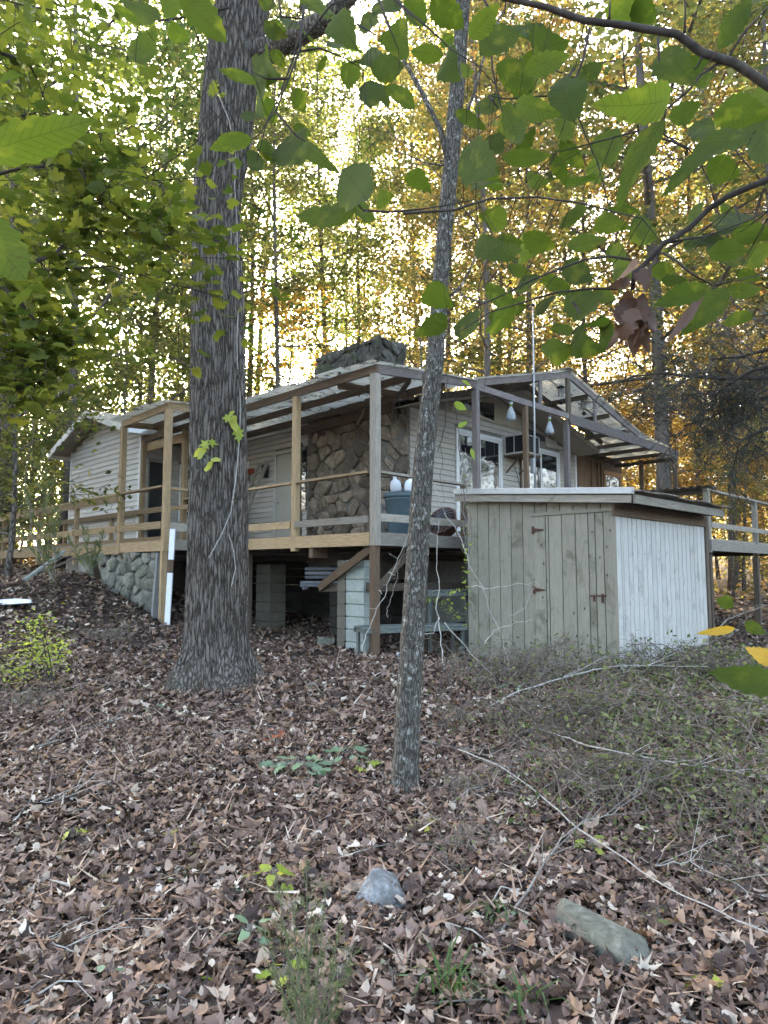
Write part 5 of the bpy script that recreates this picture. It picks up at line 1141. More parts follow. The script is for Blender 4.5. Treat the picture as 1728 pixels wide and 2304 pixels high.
# wicker basket lying on its side
bc = onA(1000, 1148, .45); l = Vector(bc); l.z = DT+.25
t = thing('wicker_basket', 'round brown wicker basket tipped against the railing right of the slim tree', 'basket', l); Rb = Matrix.Rotation(1.0, 4, Vector((.8, -.6, 0)))
lath('basket_body', [(.0, -.15), (.19, -.15), (.25, .0), (.27, .12), (.25, .12), (.2, -.1), (0, -.12)], M['wicker'], t, l, 22, Rb)
m = MB(); 
for k in range(16):
    a = k*math.pi/8; m.tube([Vector((.27*math.cos(a), .27*math.sin(a), .12)), Vector((.16*math.cos(a), .16*math.sin(a), .19)), Vector((0, 0, .2))], .014, 5)
inst('lid', m.mesh('lid', M['greyslat'], True), Mloc(l) @ Rb, t)
m = MB(); m.tube([Vector((.275*math.cos(a), .275*math.sin(a), .12)) for a in np.linspace(0, 6.283, 24)], .02, 6); inst('hoop', m.mesh('hoop', M['wicker'], True), Mloc(l) @ Rb, t)
# boards and ladder leaning on the front wall
p0, p1 = H(5.75, 1.2, DT), H(5.35, 1.82, 2.45); 
t = thing('wooden_ladder', 'short grey ladder leaning on the wall between the big oak and the door', 'ladder', p0)
for d in (0, .36): bar('side_rail', M['wood_grey'], t, p0+UU*d, p1+UU*d*.8, .03, .085, side=UU)
for i in range(6): q = p0.lerp(p1, .12+i*.15); bar('rung', M['wood_grey'], t, q+UU*.01, q+UU*.34, .07, .025)
for i, (a, lb, mt) in enumerate(((6.25, 'grey board leaning on the wall just left of the ladder', 'wood_grey'), (6.4, 'brown board leaning on the wall beside the grey board', 'wood_brown'))):
    q = H(a, 1.3, DT); t = thing('leaning_board', lb, 'board', q); bar('plank', M[mt], t, q, H(a-.05, 1.83, 2.2), .12, .03, side=UU)
q = H(6.0, 1.5, 2.3); t = thing('broom', 'long handled broom with red head leaning beside the ladder', 'broom', H(6.1, 1.5, DT)); m = MB(); m.tube([H(6.1, 1.4, DT), H(6.02, 1.8, 2.25)], .013, 8); m.build('handle', M['wood_brown'], t, True)
bar('broom_head', M['red'], t, H(5.88, 1.8, 2.3), H(6.16, 1.8, 2.3), .06, .12)
# air conditioner
c = H(AW-.36, 6.45, 3.0); 
t = thing('air_conditioner', 'boxy window air conditioner sticking out of the side wall between the two windows', 'air conditioner', H(AW, 6.5, 2.85))
b0, b1, z0, z1, a0 = 6.22, 6.88, 2.72, 3.18, AW-.58
box('casing', M['trim'], t, (a0, AW-.02), (b0, b1), (z0, z1))
for s0, s1 in ((a0+.03, a0+.27), (a0+.30, AW-.06)): box('grille', M['black'], t, (s0, s1), (b0-.006, b0-.001), (z0+.04, z1-.03))
box('grille', M['black'], t, (a0-.006, a0-.001), (b0+.04, b1-.28), (z0+.04, z1-.03)); box('grille', M['black'], t, (a0-.006, a0-.001), (b1-.25, b1-.04), (z0+.04, z1-.03))
box('base_tray', M['wood_brown'], t, (a0-.02, AW-.02), (b0-.02, b1+.02), (z0-.04, z0-.002))
for s in (b0+.05, b1-.05): bar('bracket', M['wood_brown'], t, H(a0+.15, s, z0-.05), H(AW-.03, s, z0-.42), .03, .03)
m = MB(); m.tube([H(AW-.03, 6.7, 2.7), H(AW-.04, 6.62, 2.5), H(AW-.04, 6.8, 2.1), H(AW-.04, 6.9, 1.9)], .006, 5); m.build('cord', M['black'], t)
# hanging bags of water, chimes, pole
for px, py0, py1, lb in ((1150, 893, 946, 'left of two clear water bags hanging under the gable beam, above the air conditioner'), (1237, 922, 977, 'right of two clear water bags hanging under the gable beam, before the second window')):
    top = onA(px, py0, -.02); bot = onA(px, py1, -.02); h = (top-bot).length; t = thing('water_bag', lb, 'plastic bag', top, 'water bags under the beam')
    m = MB(); m.tube([top, top-ZZ*h*.3], .004, 5); m.build('string', M['twig_pale'], t)
    lath('bag', [(.0, 0), (.08, .0), (.095, .03), (.08, .13), (.045, .22), (.014, .29), (.045, .36)], M['bag'], t, bot, 14); lath('contents', [(0, .005), (.045, .008), (.075, .04), (.078, .10), (0, .10)], M['skin'], t, bot, 12)
    lath('tie', [(.0, 0), (.03, 0), (.034, .02), (.028, .04), (0, .04)], M['lime'], t, bot+ZZ*.285, 10)
for px, py, lb in ((1262, 872, 'left wind chime hanging inside the open gable'), (1313, 898, 'right wind chime hanging inside the open gable')):
    top = onA(px, py, .35); t = thing('wind_chime', lb, 'wind chime', top, 'wind chimes in the gable'); m = MB(); m.tube([top+ZZ*.1, top], .004, 4); m.build('string', M['black'], t)
    lath('cap', [(0, .06), (.03, .05), (.07, .02), (.11, 0), (.02, -.01)], M['black'], t, top, 12); m = MB()
    for k in range(6):
        a = k*1.047; q = top+Vector((.06*math.cos(a), .06*math.sin(a), 0)); m.tube([q, q-ZZ*(.16+.02*k)], .008, 6)
    m.build('rod', M['metal'], t); m = MB(); m.tube([top, top-ZZ*.34], .003, 4); m.build('clapper_string', M['black'], t); lath('clapper', [(0, 0), (.04, .02), (.05, .06), (.03, .09), (0, .1)], M['black'], t, top-ZZ*.40, 10)
pb = onA(1203, 1090, -.08); pt = onA(1199, 690, -.08); pb.z = .56
t = thing('metal_pole', 'tall thin grey metal pole standing up past the gable beam', 'pole', pb); m = MB(); m.tube([pb, pb.lerp(pt, .6), pt], [.022, .019, .012], 10); m.build('tube', M['metal'], t, True)
lath('finial', [(0, 0), (.03, .01), (.05, .03), (.02, .06), (0, .07)], M['black'], t, pt, 10); box('bracket', M['metal'], t, (-.09, -.0), (AB(pb)[1]-.03, AB(pb)[1]+.03), (1.9, 2.2))
# striped pole leaning beside the left leg
q0, q1 = at(376, 1408, 11.9), at(389, 1190, 11.9); q0.z = G(q0.x, q0.y)
t = thing('striped_pole', 'white painted pole with a bare brown band, left of the big oak', 'pole', q0)
for u, v, mt in ((0, .545, 'white'), (.547, .68, 'wood_brown'), (.682, 1, 'white')): bar('pole_band', M[mt], t, q0.lerp(q1, u), q0.lerp(q1, v), .095, .05, side=Vector((1, 0, 0)))
# slatted bench stored on the crossbeam under the deck
def slat_bench(label, c, L, n, top, seat_d, mat, leg_h, group=None, backs=0, ax=VV, nm='wooden_bench'):
    sd = ZZ.cross(ax); t = thing(nm, label, 'bench', c, group)
    for i in range(n): o = sd*(-seat_d/2+seat_d*(i+.5)/n); bar('slat', M[mat], t, c+o-ax*L/2+ZZ*top, c+o+ax*L/2+ZZ*top, seat_d/n-.012, .028)
    for i in range(backs): bar('back_slat', M[mat], t, c+sd*(seat_d/2+.02)-ax*L/2+ZZ*(top+.08+i*.075), c+sd*(seat_d/2+.02)+ax*L/2+ZZ*(top+.08+i*.075), .02, .05, side=sd)
    for s in (-1, 1):
        bar('apron', M[mat], t, c+ax*s*(L/2-.06)-sd*seat_d/2+ZZ*(top-.05), c+ax*s*(L/2-.06)+sd*seat_d/2+ZZ*(top-.05), .035, .06)
        for q in (-1, 1):
            hh = top-.08; bar('leg', M[mat], t, c+ax*s*(L/2-.06)+sd*q*(seat_d/2-.05)+ZZ*(top-.03-leg_h), c+ax*s*(L/2-.06)+sd*q*(seat_d/2-.05)+ZZ*(top-.02), .05, .05)
        bar('side_apron', M[mat], t, c+sd*s*(seat_d/2-.015)-ax*L/2+ZZ*(top-.05), c+sd*s*(seat_d/2-.015)+ax*L/2+ZZ*(top-.05), .03, .06)
    return t
c = (at(752, 1316, 11.6)); slat_bench('grey slatted garden bench stowed under the deck, resting on the crossbeam', c, 1.15, 3, .05, .3, 'greyslat', .10, None, 3, ax=Vector((1, -.15, 0)).normalized(), nm='garden_bench')
bxA = Vector((.93, .36, 0)).normalized()
c = at(925, 1400, 10.35); c.z = G(c.x, c.y); slat_bench('low mossy slatted bench on the ground beside the corner post', c, 1.75, 4, .46, .42, 'greenwood', .44, None, ax=bxA)
c = at(1010, 1330, 10.9); c.z = G(c.x, c.y); slat_bench('taller mossy plank stand behind the slim tree, left of the shed', c, .95, 3, .98, .4, 'greenwood', .98, None, ax=bxA, nm='plank_stand')
q = at(893, 1474, 9.9); q.z = G(q.x, q.y)+.05; t = thing('plastic_pipe', 'short pale lilac pipe lying on the ground under the mossy bench', 'pipe', q); m = MB(); m.tube([q, q+Vector((.24, .1, .02))], .03, 10); m.build('tube', M['white'], t, True)
# ------------------------------------------------------------------ stone retaining wall at the left
rw = thing('stone_wall', 'rough grey fieldstone retaining wall under the left end of the deck', 'wall', H(5.3, -1, -1))
ga = lambda a: G(*H(a, -1.15).xy)
frw = lambda s, z, o: H(s, -1.0-o-(z < .1)*0, z)
stones(rw, [(4.80, -1.25), (4.76, .32), (7.9, .36), (8.6, .2), (8.4, -.2), (6.9, -.75), (6.4, -1.1), (5.6, -1.3)], 70, frw, M['stone_grey'], random.Random(8), .11, .007, stretch=1.5)
quadbox('end_slab', M['concrete'], rw, [H(4.72, -1.18, -1.3), H(4.72, -.98, -1.3), H(4.70, -.98, .30), H(4.70, -1.10, .30)], UU*.07)
quadbox('core', M['mortar'], rw, [H(4.80, -1.0, -1.4), H(9.5, -1.0, -1.4), H(9.5, -1.0, .30), H(4.80, -1.0, .30)], VV*.02)
# heap: mossy dark hump of earth and boards left of the wall
for (x0, y0, x1, y1, Y, lb, mt, w) in ((55, 1305, 145, 1240, 11.2, 'old dark board propped up towards the walkway, left of the stone wall', 'greenwood', .12), (85, 1290, 215, 1238, 11.4, 'second old board under the walkway, beside the propped one', 'wood_dark', .1), (210, 1262, 222, 1300, 11.3, 'short dark board end in the hollow left of the stone wall', 'wood_dark', .1)):
    q0, q1 = at(x0, y0, Y), at(x1, y1, Y+.5); t = thing('old_board', lb, 'board', q0); bar('plank', M[mt], t, q0, q1, w, .04)
def rock(label, px, py, Y, wx, wz, wd, mat, seed, tip=None, rot=0, name='rock', sink=.25):
    import bmesh
    rng = random.Random(seed); c = at(px, py, Y) if Y else ghit(px, py); c.z = G(c.x, c.y)+wz*(.5-sink); bm = bmesh.new()
    for i in range(26):
        d = Vector((rng.uniform(-1, 1), rng.uniform(-1, 1), rng.uniform(-1, 1))); d = d/max(abs(d.x), abs(d.y), abs(d.z))**.7
        tz_ = 1-.35*max(0, d.z)*rng.uniform(.4, 1); bm.verts.new((d.x*wx/2*tz_, d.y*wd/2*tz_, d.z*wz/2))
    for q in (tip or []): bm.verts.new((q[0]*wx/2, q[1]*wd/2, q[2]*wz/2))
    bmesh.ops.convex_hull(bm, input=bm.verts); loose = [v for v in bm.verts if not v.link_faces]; bmesh.ops.delete(bm, geom=loose, context='VERTS')
    bmesh.ops.bevel(bm, geom=list(bm.edges), offset=min(wx, wz, wd)*.035, segments=1, affect='EDGES'); bmesh.ops.triangulate(bm, faces=bm.faces)
    bmesh.ops.subdivide_edges(bm, edges=[e for e in bm.edges if e.calc_length() > wx*.12], cuts=1, use_grid_fill=True)
    for v in bm.verts: v.co *= 1+rng.uniform(-.012, .012)
    me = bpy.data.meshes.new(name); bm.to_mesh(me); bm.free(); me.materials.append(mat)
    return inst(name, me, Mloc(c) @ Matrix.Rotation(rot, 4, 'Z'), None, label=label, cat='rock')
rock('pale grey angular rock in the leaves at bottom centre', 857, 2035, None, .215, .16, .2, M['rock'], 3, [(-.35, .1, 1.5), (.0, .2, 1.45), (-1.15, -.6, .1), (1.2, -.3, -.5), (.1, -1.1, .2)], sink=.3)
p = ghit(1300, 2085); rock('long flat grey green rock half buried in the leaves at lower right', 1342, 2125, None, .44, .14, .19, M['rock_moss'], 15, [(-.9, .3, 1), (.6, -.5, .9), (1.05, .2, .1)], rot=-.98, sink=.3)
rock('small dark rock among the leaves near the lower left of the pale rock', 580, 1852, None, .12, .05, .08, M['rock_dark'], 7)
rock('small dark stone in the leaves before the slim tree', 835, 1782, None, .14, .07, .1, M['rock_dark'], 8)
rock('white flat slab lying at the left edge below the walkway', 45, 1302, 10.5, .62, .09, .4, M['white'], 9, rot=.1, sink=-.4)
rock('grey rock peeping out under the deck beside the pale pier', 735, 1400, 11.0, .34, .2, .25, M['rock_moss'], 10)
rock('small pale stone in the leaves right of the big oak', 663, 1482, None, .11, .06, .08, M['rock'], 12)
# ------------------------------------------------------------------ fallen sticks
Z7 = lambda x, y: (1050+x*.4087, 1400+y*.4087)
Z4 = lambda x, y: (x*.3617, 1300+y*.3617)
Z5 = lambda x, y: (500+x*.3634, 1500+y*.3634)
Z6 = lambda x, y: (1000+x*.4388, 1060+y*.4388)
Z6b = lambda x, y: (x*.3617, 1800+y*.3617)
Z5u = lambda x, y: (520+x*.3376, 1180+y*.3376)
def stick(label, Z, pts, r, lift, mat='twig', side=True, seed=0, name='fallen_branch'):
    rng = random.Random(seed+int(pts[0][0])); n = len(pts); P_ = []
    for i, p in enumerate(pts):
        l = lift if not hasattr(lift, '__len__') else lift[i]; P_.append(ghit(*Z(*p), l))
    t = thing(name, label, 'stick', P_[0]); S = []
    for i in range(len(P_)-1):
        for j in range(4): S.append(P_[i].lerp(P_[i+1], j/4)+Vector((rng.uniform(-1, 1), rng.uniform(-1, 1), rng.uniform(-1, 1)))*.006)
    S.append(P_[-1]); m = MB(); m.tube(S, [r*.72*(1-.6*i/(len(S)-1)) for i in range(len(S))], 7); m.build('stem', M[mat], t, True)
    if side:
        m = MB()
        for k in range(3+len(S)//3):
            i = rng.randrange(2, len(S)); d = (S[i]-S[i-1]).normalized(); q = S[i]; e = q+(d+Vector((rng.uniform(-.8, .8), rng.uniform(-.6, .6), rng.uniform(-.1, .8))))*rng.uniform(.05, .22); e2 = e+(d+Vector((rng.uniform(-.8, .8), rng.uniform(-.8, .8), rng.uniform(-.2, .5))))*rng.uniform(.04, .12)
            m.tube([q, e, e2], [r*.35, r*.22, .001], 4)
        m.build('twig', M[mat], t)
    return t
stick('long pale branch lying diagonally down to the right edge', Z7, [(-50, 700), (180, 790), (400, 950), (620, 1140), (960, 1370), (1300, 1560), (1700, 1720)], .008, [.1, .12, .14, .12, .1, .12, .1], 'twig_pale')
stick('pale forked branch crossing the long diagonal one, at lower right', Z7, [(190, 1720), (270, 1580), (380, 1400), (520, 1190), (640, 1100), (800, 1050), (960, 940)], .009, [.02, .05, .08, .1, .14, .16, .18], 'twig')
stick('pale branch arching in front of the shed corner towards the right', Z7, [(120, 470), (280, 380), (520, 310), (700, 260), (830, 240), (1050, 240), (1330, 245)], .012, [.05, .15, .25, .3, .3, .3, .3], 'twig_pale')
stick('dark branch sweeping from the slim tree up over the brush to the right edge', Z7, [(120, 710), (420, 570), (700, 480), (950, 430), (1300, 400), (1700, 460)], .009, [.05, .15, .25, .3, .35, .3], 'twig_dark')
stick('grey branch running level across the middle of the brush to the right edge', Z7, [(400, 590), (560, 640), (700, 690), (900, 730), (1100, 770), (1400, 810), (1720, 870)], .008, [.1, .2, .25, .25, .25, .2, .2], 'twig_pale')
stick('thick dark broken branch slanting up before the white shed side', Z7, [(720, 470), (800, 370), (860, 290), (945, 180)], .02, [.05, .1, .2, .35], 'twig_dark')
stick('curved pale twig at the right, below the brush', Z7, [(970, 1360), (1100, 1325), (1230, 1325), (1450, 1420), (1640, 1530)], .005, [.02, .08, .1, .1, .05], 'twig_pale')
stick('small arched bare twig standing in the brush at right', Z7, [(1060, 960), (1080, 910), (1120, 880), (1175, 870)], .004, [.0, .08, .12, .14], 'twig_pale', False)
stick('thick lichened branch lying at the left edge below the big oak', Z4, [(-60, 1120), (0, 1100), (150, 1070), (300, 1030), (450, 985), (590, 930)], .022, .035, 'twig')
stick('short pale piece of branch right of the thick one at the left', Z4, [(650, 905), (720, 885), (790, 860)], .018, .04, 'twig_pale', False)
stick('forked thin pale twig at left in the leaves', Z4, [(90, 1510), (180, 1400), (330, 1390), (455, 1350), (500, 1400), (535, 1490)], .007, .04, 'twig_pale')
stick('short lichened twig right of the forked one', Z4, [(600, 1350), (660, 1400), (745, 1445)], .008, .03, 'twig', False)
stick('thin arched twig in front of the big oak', Z4, [(620, 705), (700, 660), (780, 630), (830, 660), (860, 720)], .004, [.02, .08, .12, .08, .02], 'twig_pale', False)
stick('bent thin twig at the bottom left', Z6b, [(80, 740), (200, 830), (350, 885), (470, 950), (540, 1030), (590, 1160)], .005, .05, 'twig_pale')
stick('long straight grey stick running right from the slim tree base', Z5, [(1215, 455), (1400, 495), (1651, 550), (1850, 600)], .014, .05, 'twig')
stick('thin stick against the foot of the slim tree', Z5, [(905, 600), (1010, 650), (1145, 700)], .008, .03, 'twig', False)
stick('stick behind the slim tree pointing right', Z5, [(1215, 165), (1350, 195), (1550, 245)], .012, .04, 'twig')
stick('dark stick lying right of the big oak', Z5, [(180, 375), (400, 360), (590, 340)], .008, .03, 'twig', False)
stick('thin pale twig between the seedlings and the slim tree', Z5, [(740, 400), (880, 345)], .005, .04, 'twig_pale', False)
stick('short pale twig left of the pale seedling', Z5, [(80, 780), (170, 750), (265, 725)], .006, .03, 'twig_pale', False)
stick('slanting branch at the right edge beside the rear deck leg', Z6, [(1180, 1010), (1330, 880), (1450, 760), (1560, 720), (1700, 670)], .018, [.0, .2, .45, .5, .6], 'twig')
for i in range(26):
    rr = random.Random(300+i); x, y = rr.uniform(0, 1700), rr.uniform(1560, 2280); a = rr.uniform(-.7, .7); L = rr.uniform(60, 190)
    p0_, p1_ = ghit(x, y, .04), ghit(x+L*math.cos(a), y+L*math.sin(a)*.6, .05); t = thing('small_twig', 'thin dead twig lying loose among the fallen leaves', 'stick', p0_, 'loose twigs in the leaf litter')
    m = MB(); md = (p0_+p1_)/2+Vector((0, 0, rr.uniform(0, .04)))+Vector((rr.uniform(-.03, .03), rr.uniform(-.03, .03), 0)); m.tube([p0_, md, p1_], [.004, .003, .0015], 5); m.build('stem', M['twig' if i % 3 else 'twig_pale'], t)
# ------------------------------------------------------------------ bare saplings and vines around the corner post
def stems(label, cat, name, lines, Y, r, mat='twig_pale', leaves=0, lmat='shrub', seed=1, lsz=.03, tmin=0.):
    rng = np.random.default_rng(seed); P_ = [[at(x, y, Y+.12*math.sin(i+j)) for i, (x, y) in enumerate(l)] for j, l in enumerate(lines)]
    t = thing(name, label, cat, P_[0][0]); m = MB()
    for l in P_:
        S = [q+Vector(rng.normal(0, .012, 3)) for q in seg_pts(l, 4)]; S[0] = l[0]; m.tube(S, [r*.68*(1-.7*i/(len(S)-1)) for i in range(len(S))], 5)
        for _ in range(len(S)//4): i = rng.integers(1, len(S)); e = S[i]+Vector(rng.normal(0, .07, 3)); m.tube([S[i], e, e+Vector(rng.normal(0, .05, 3))], [r*.22, r*.15, .001], 3, cap=False)
    m.build('stem', M[mat], t, True)
    if leaves:
        pts = np.array([tuple(p) for l in P_ for p in seg_pts(l, 10)]); pts = pts[rng.integers(0, len(pts), leaves)]+rng.normal(0, .035, (leaves, 3))
        v, f, rr = scatter('ovate', pts, rng.uniform(.7, 1.3, leaves)*lsz, rots(leaves, .8, rng), rng, .4); inst('foliage', np_mesh('foliage', v, f, M[lmat], rr), Matrix.Identity(4), t, kind='stuff')
    return t
z5 = lambda L: [Z5u(*p) for p in L]
stems('pale bare sapling arching left in front of the corner post', 'sapling', 'bare_sapling', [z5([(875, 845), (900, 730), (985, 560), (1040, 400), (1100, 260), (1160, 120), (1225, -10)]), z5([(985, 440), (1005, 455)]), z5([(1050, 320), (1095, 345)])], 8.6, .011)
stems('thin bent bare stem behind the pale arching one', 'sapling', 'bare_sapling', [z5([(1045, 620), (1040, 560), (1095, 430), (1100, 290), (1155, 170), (1140, 60)])], 8.8, .009, 'twig')
stems('straight pale bare stem between the slim tree and the shed', 'sapling', 'bare_sapling', [z5([(1425, 960), (1400, 800), (1380, 560), (1370, 300), (1372, 100), (1385, -30)]), z5([(1390, 620), (1340, 720), (1150, 780)])], 8.3, .013)
stems('long pale stem leaning down right across the shed front', 'sapling', 'bare_sapling', [[(1000, 1155), (1030, 1195), (1060, 1270), (1100, 1370), (1130, 1430), (1150, 1530)], [(940, 1020), (975, 1090), (1000, 1155)], [(1130, 1400), (1180, 1370), (1205, 1310)]], 7.6, .012)
stems('thin grey stem crossing low at the left shed corner', 'sapling', 'bare_sapling', [[(1000, 1400), (1060, 1470), (1130, 1540)], [(1090, 1450), (1110, 1420), (1160, 1400), (1200, 1395)], [(1060, 1320), (1120, 1322), (1205, 1305)]], 7.5, .009)
vl = [[(1008, 850), (1003, 930), (995, 1000), (990, 1070), (1000, 1130)], [(1022, 870), (1030, 960), (1040, 1050), (1050, 1150), (1040, 1250)], [(985, 1015), (1000, 960), (1012, 880)], [(1094, 800), (1092, 870), (1085, 925)]]
stems('thin dark vines hanging from the deck roof beside the first window', 'vine', 'hanging_vine', vl, 9.8, .008, 'twig_dark')
stems('tangle of dry vine climbing the small rail post left of the shed', 'vine', 'dry_vine', [[(1050, 1230), (1042, 1150), (1050, 1080), (1038, 1000), (1030, 940)], [(1040, 1240), (1055, 1170), (1040, 1090), (1048, 1010)], [(1048, 1200), (1036, 1130), (1044, 1060), (1034, 980)], [(1055, 1245), (1062, 1180), (1048, 1120)]], 9.9, .012, 'twig', 24, 'lime', 3, .04)
t = thing('vine_leaves', 'large yellow green leaves on the vine beside the first window', 'leaf', at(1035, 915, 7))
for x0, y0, x1, y1, w, Yv in ((1022, 905, 1050, 922, 22, 7), (1030, 960, 1052, 948, 14, 7), (1060, 1008, 1068, 1036, 12, 7.2), (1040, 855, 1060, 868, 8, 7)): put_leaf(t, at(x0, y0, Yv), at(x1, y1, Yv), .7*w/math.hypot(x1-x0, y1-y0), big_leaf_mesh(x0, M['lime'], .3, .6))
stems('leafy honeysuckle vine climbing the left edge of the shed', 'vine', 'leafy_vine', [[(1052, 1400), (1046, 1340), (1052, 1290), (1046, 1240), (1052, 1190)], [(1040, 1400), (990, 1370), (960, 1340)], [(1030, 1385), (1000, 1350), (1020, 1330)]], 9.6, .005, 'twig', 130, 'lime', 9, .05)
# ------------------------------------------------------------------ brush at the right
def bramble_mesh(seed, canes, R, Hh, leaves, lsz, lmat, wood='twig', twigs=6):
    rng = np.random.default_rng(seed); m = MB(); pts = []
    for c in range(canes):
        a = rng.uniform(0, 6.28); L = rng.uniform(.5, 1.15); b = Vector((rng.normal(0, R*.25), rng.normal(0, R*.25), -.03)); pl = [b]; d = Vector((math.cos(a)*.45, math.sin(a)*.45, 1)).normalized(); cur = b.copy()
        for s in range(7): cur = cur+d*(L*Hh/7*1.4); d = (d+Vector((math.cos(a)*.16, math.sin(a)*.16, -.17-.05*s*L))+Vector(rng.normal(0, .10, 3))).normalized(); pl.append(cur.copy())
        r = rng.uniform(.0035, .0075); m.tube(pl, [r*(1-.8*i/7) for i in range(8)], 4, cap=False)
        for _ in range(twigs):
            i = rng.integers(2, 8); e = pl[i]+Vector(rng.normal(0, .12, 3))*Hh; e2 = e+Vector(rng.normal(0, .09, 3))*Hh; m.tube([pl[i], e, e2], [.0022, .0016, .0008], 3, cap=False); pts += [e, e2, (pl[i]+e)/2]
        pts += pl[3:]
    C = np.array([tuple(p) for p in pts]); Ps = C[rng.integers(0, len(C), leaves)]+rng.normal(0, .035, (leaves, 3))
    v, f, r = scatter('ovate', Ps, rng.uniform(.6, 1.3, leaves)*lsz, rots(leaves, .8, rng), rng, .4)
    return m.mesh('stem', M[wood], False), np_mesh('foliage', v, f, M[lmat], r)
BR = [bramble_mesh(s, 22, .9, .6, 430, .036, 'shrub', 'brush', 9) for s in (1, 2, 3)]+[bramble_mesh(9, 24, .9, .58, 150, .033, 'shrub', 'brush', 9), bramble_mesh(10, 26, .8, .5, 80, .034, 'shrub', 'brush', 10)]
def bramble(x, y, s, k, label, rz=0, cat='shrub', group=None):
    t = thing('bramble_bush', label, cat, (0, 0, 0), group); Mx = Mloc((x, y, G(x, y)))@Matrix.Rotation(rz, 4, 'Z')@Matrix.Scale(s, 4); t.matrix_basis = Mx; W[t] = Mx
    inst('stem', BR[k][0], Mx, t); inst('foliage', BR[k][1], Mx, t, kind='stuff')
bq = [(1100, 1560, 3, 1.5, 'twiggy bare brush in front of the tan shed door'), (1200, 1530, 3, 1.45, 'leafy bramble at the foot of the shed door'), (1290, 1540, 1, 1.3, 'leafy bramble below the shed corner'), (1450, 1530, 0, 1.3, 'leafy bramble before the white shed side'), (1560, 1520, 2, 1.5, 'tall leafy bramble at the right end of the white shed side'), (1680, 1560, 1, 1.5, 'leafy bramble at the right edge level with the shed foot'),
      (1330, 1640, 3, 1.3, 'bare twiggy brush in the middle of the right slope'), (1480, 1660, 2, 1.35, 'green bramble in the middle of the right slope'), (1620, 1680, 0, 1.3, 'green bramble near the right edge, below the shed'), (1180, 1680, 3, 1.15, 'sparse twiggy brush right of the slim tree'), (1060, 1640, 3, .7, 'low bare brush touching the slim tree'),
      (1400, 1790, 3, 1.0, 'bare brush low on the right slope'), (1550, 1800, 2, 1.05, 'green bramble low on the right slope'), (1690, 1830, 1, 1.1, 'green bramble low at the right edge'), (1250, 1800, 3, .9, 'thin twigs standing left of the long diagonal branch'), (1030, 1790, 4, .55, 'thin twigs standing below the slim tree'), (1650, 1980, 3, .6, 'thin bare twigs at the right edge under the green brush'), (1040, 1930, 4, .5, 'a few thin stems standing right of the pale rock'),
      (60, 1330, 4, 1.2, 'sparse brush at the left edge by the white slab'), (200, 1250, 0, 1.2, 'greenish brush against the walkway boards left of the stone wall'), (110, 1230, 3, 1.3, 'bare brush against the walkway at the left'), (260, 1420, 3, .8, 'low dry brush below the stone wall'), (40, 1600, 4, .7, 'dry stems at the left edge under the yellow shrub'), (1000, 1470, 4, .9, 'bare twigs under the deck beside the shed corner')]
for i, (px, py, k, s, lb) in enumerate(bq): p = ghit(px, py); bramble(p.x, p.y, s, k, lb, i*1.3)
# small leafy ground plants carpeting the right slope
rng = np.random.default_rng(12); n = 7500; yy = rng.uniform(3.4, 9.5, n); uu = rng.uniform(.08, .62, n); keep = rng.uniform(0, 1, n) < np.clip((uu-.1)*2.6, .08, 1)*np.clip((yy-2.8)/2.5, .2, 1); yy, uu = yy[keep], uu[keep]; xx = uu*yy
m_ = ~shed_or_wall(xx, yy); xx, yy = xx[m_], yy[m_]; n = len(xx); v, f, r = scatter('ovate', np.stack([xx, yy, gz(xx, yy)+rng.uniform(.05, .22, n)], 1), rng.uniform(.02, .05, n), rots(n, .6, rng), rng, .4)
inst('ground_cover', np_mesh('ground_cover', v, f, M['shrub'], r), Matrix.Identity(4), None, kind='stuff', cat='ground cover', label='small grey green honeysuckle leaves spreading over the right slope')
# seedlings
def seedling(label, px, py, kind, n, sz, spread, h, mat, seed, name='seedling', lift=0, cat='plant'):
    rng = np.random.default_rng(seed); c = ghit(px, py); t = thing(name, label, cat, c); m = MB(); top = c+Vector((0, 0, h)); m.tube([c, c.lerp(top, .5)+Vector((.01, 0, 0)), top], .003, 5)
    ml = []
    for i in range(4):
        v, f, r = scatter(kind, np.array([[.5, 0, 0]]), np.array([1.]), np.eye(3)[None], rng, .35, np.array([.1+.27*i])); ml.append(np_mesh('leaf', v, f, M[mat], r))
    for i in range(n):
        a = i*2.4+rng.uniform(-.3, .3); rr = spread*math.sqrt((i+.6)/n); p = c+Vector((math.cos(a)*rr, math.sin(a)*rr, h*(1.05-.45*(rr/spread)**2)+rng.uniform(-.02, .02))); m.tube([top-ZZ*h*.3, (top+p)/2+ZZ*.01, p], .0016, 3)
        Mx = Mloc(p) @ Matrix.Rotation(a, 4, 'Z') @ Matrix.Rotation(rng.uniform(-.1, .5), 4, 'Y') @ Matrix.Rotation(rng.uniform(-.4, .4), 4, 'X') @ Matrix.Scale(sz*rng.uniform(.7, 1.2), 4); inst('leaf', ml[i % 4], Mx, t)
    m.build('stem', M['twig'], t); return t
seedling('low oak seedling with pale blue green lobed leaves, left of the slim tree', 675, 1745, 'oak', 20, .125, .20, .10, 'seed', 1)
seedling('smaller pale green oak seedling nearer the slim tree', 785, 1715, 'oak', 8, .11, .12, .10, 'seed', 2)
seedling('yellowing leaves close to the foot of the slim tree', 815, 1735, 'maple', 4, .09, .08, .06, 'lime', 3)
seedling('upright orange red leaf sprig behind the pale oak seedling', 620, 1690, 'ovate', 5, .10, .03, .16, 'red', 4)
seedling('small plant with oval pale yellow green leaves at lower left of centre', 560, 2140, 'ovate', 7, .075, .06, .10, 'seed', 5)
seedling('light green sprig with oval leaves left of the feathery seedling', 615, 2020, 'ovate', 6, .08, .06, .13, 'lime', 6)
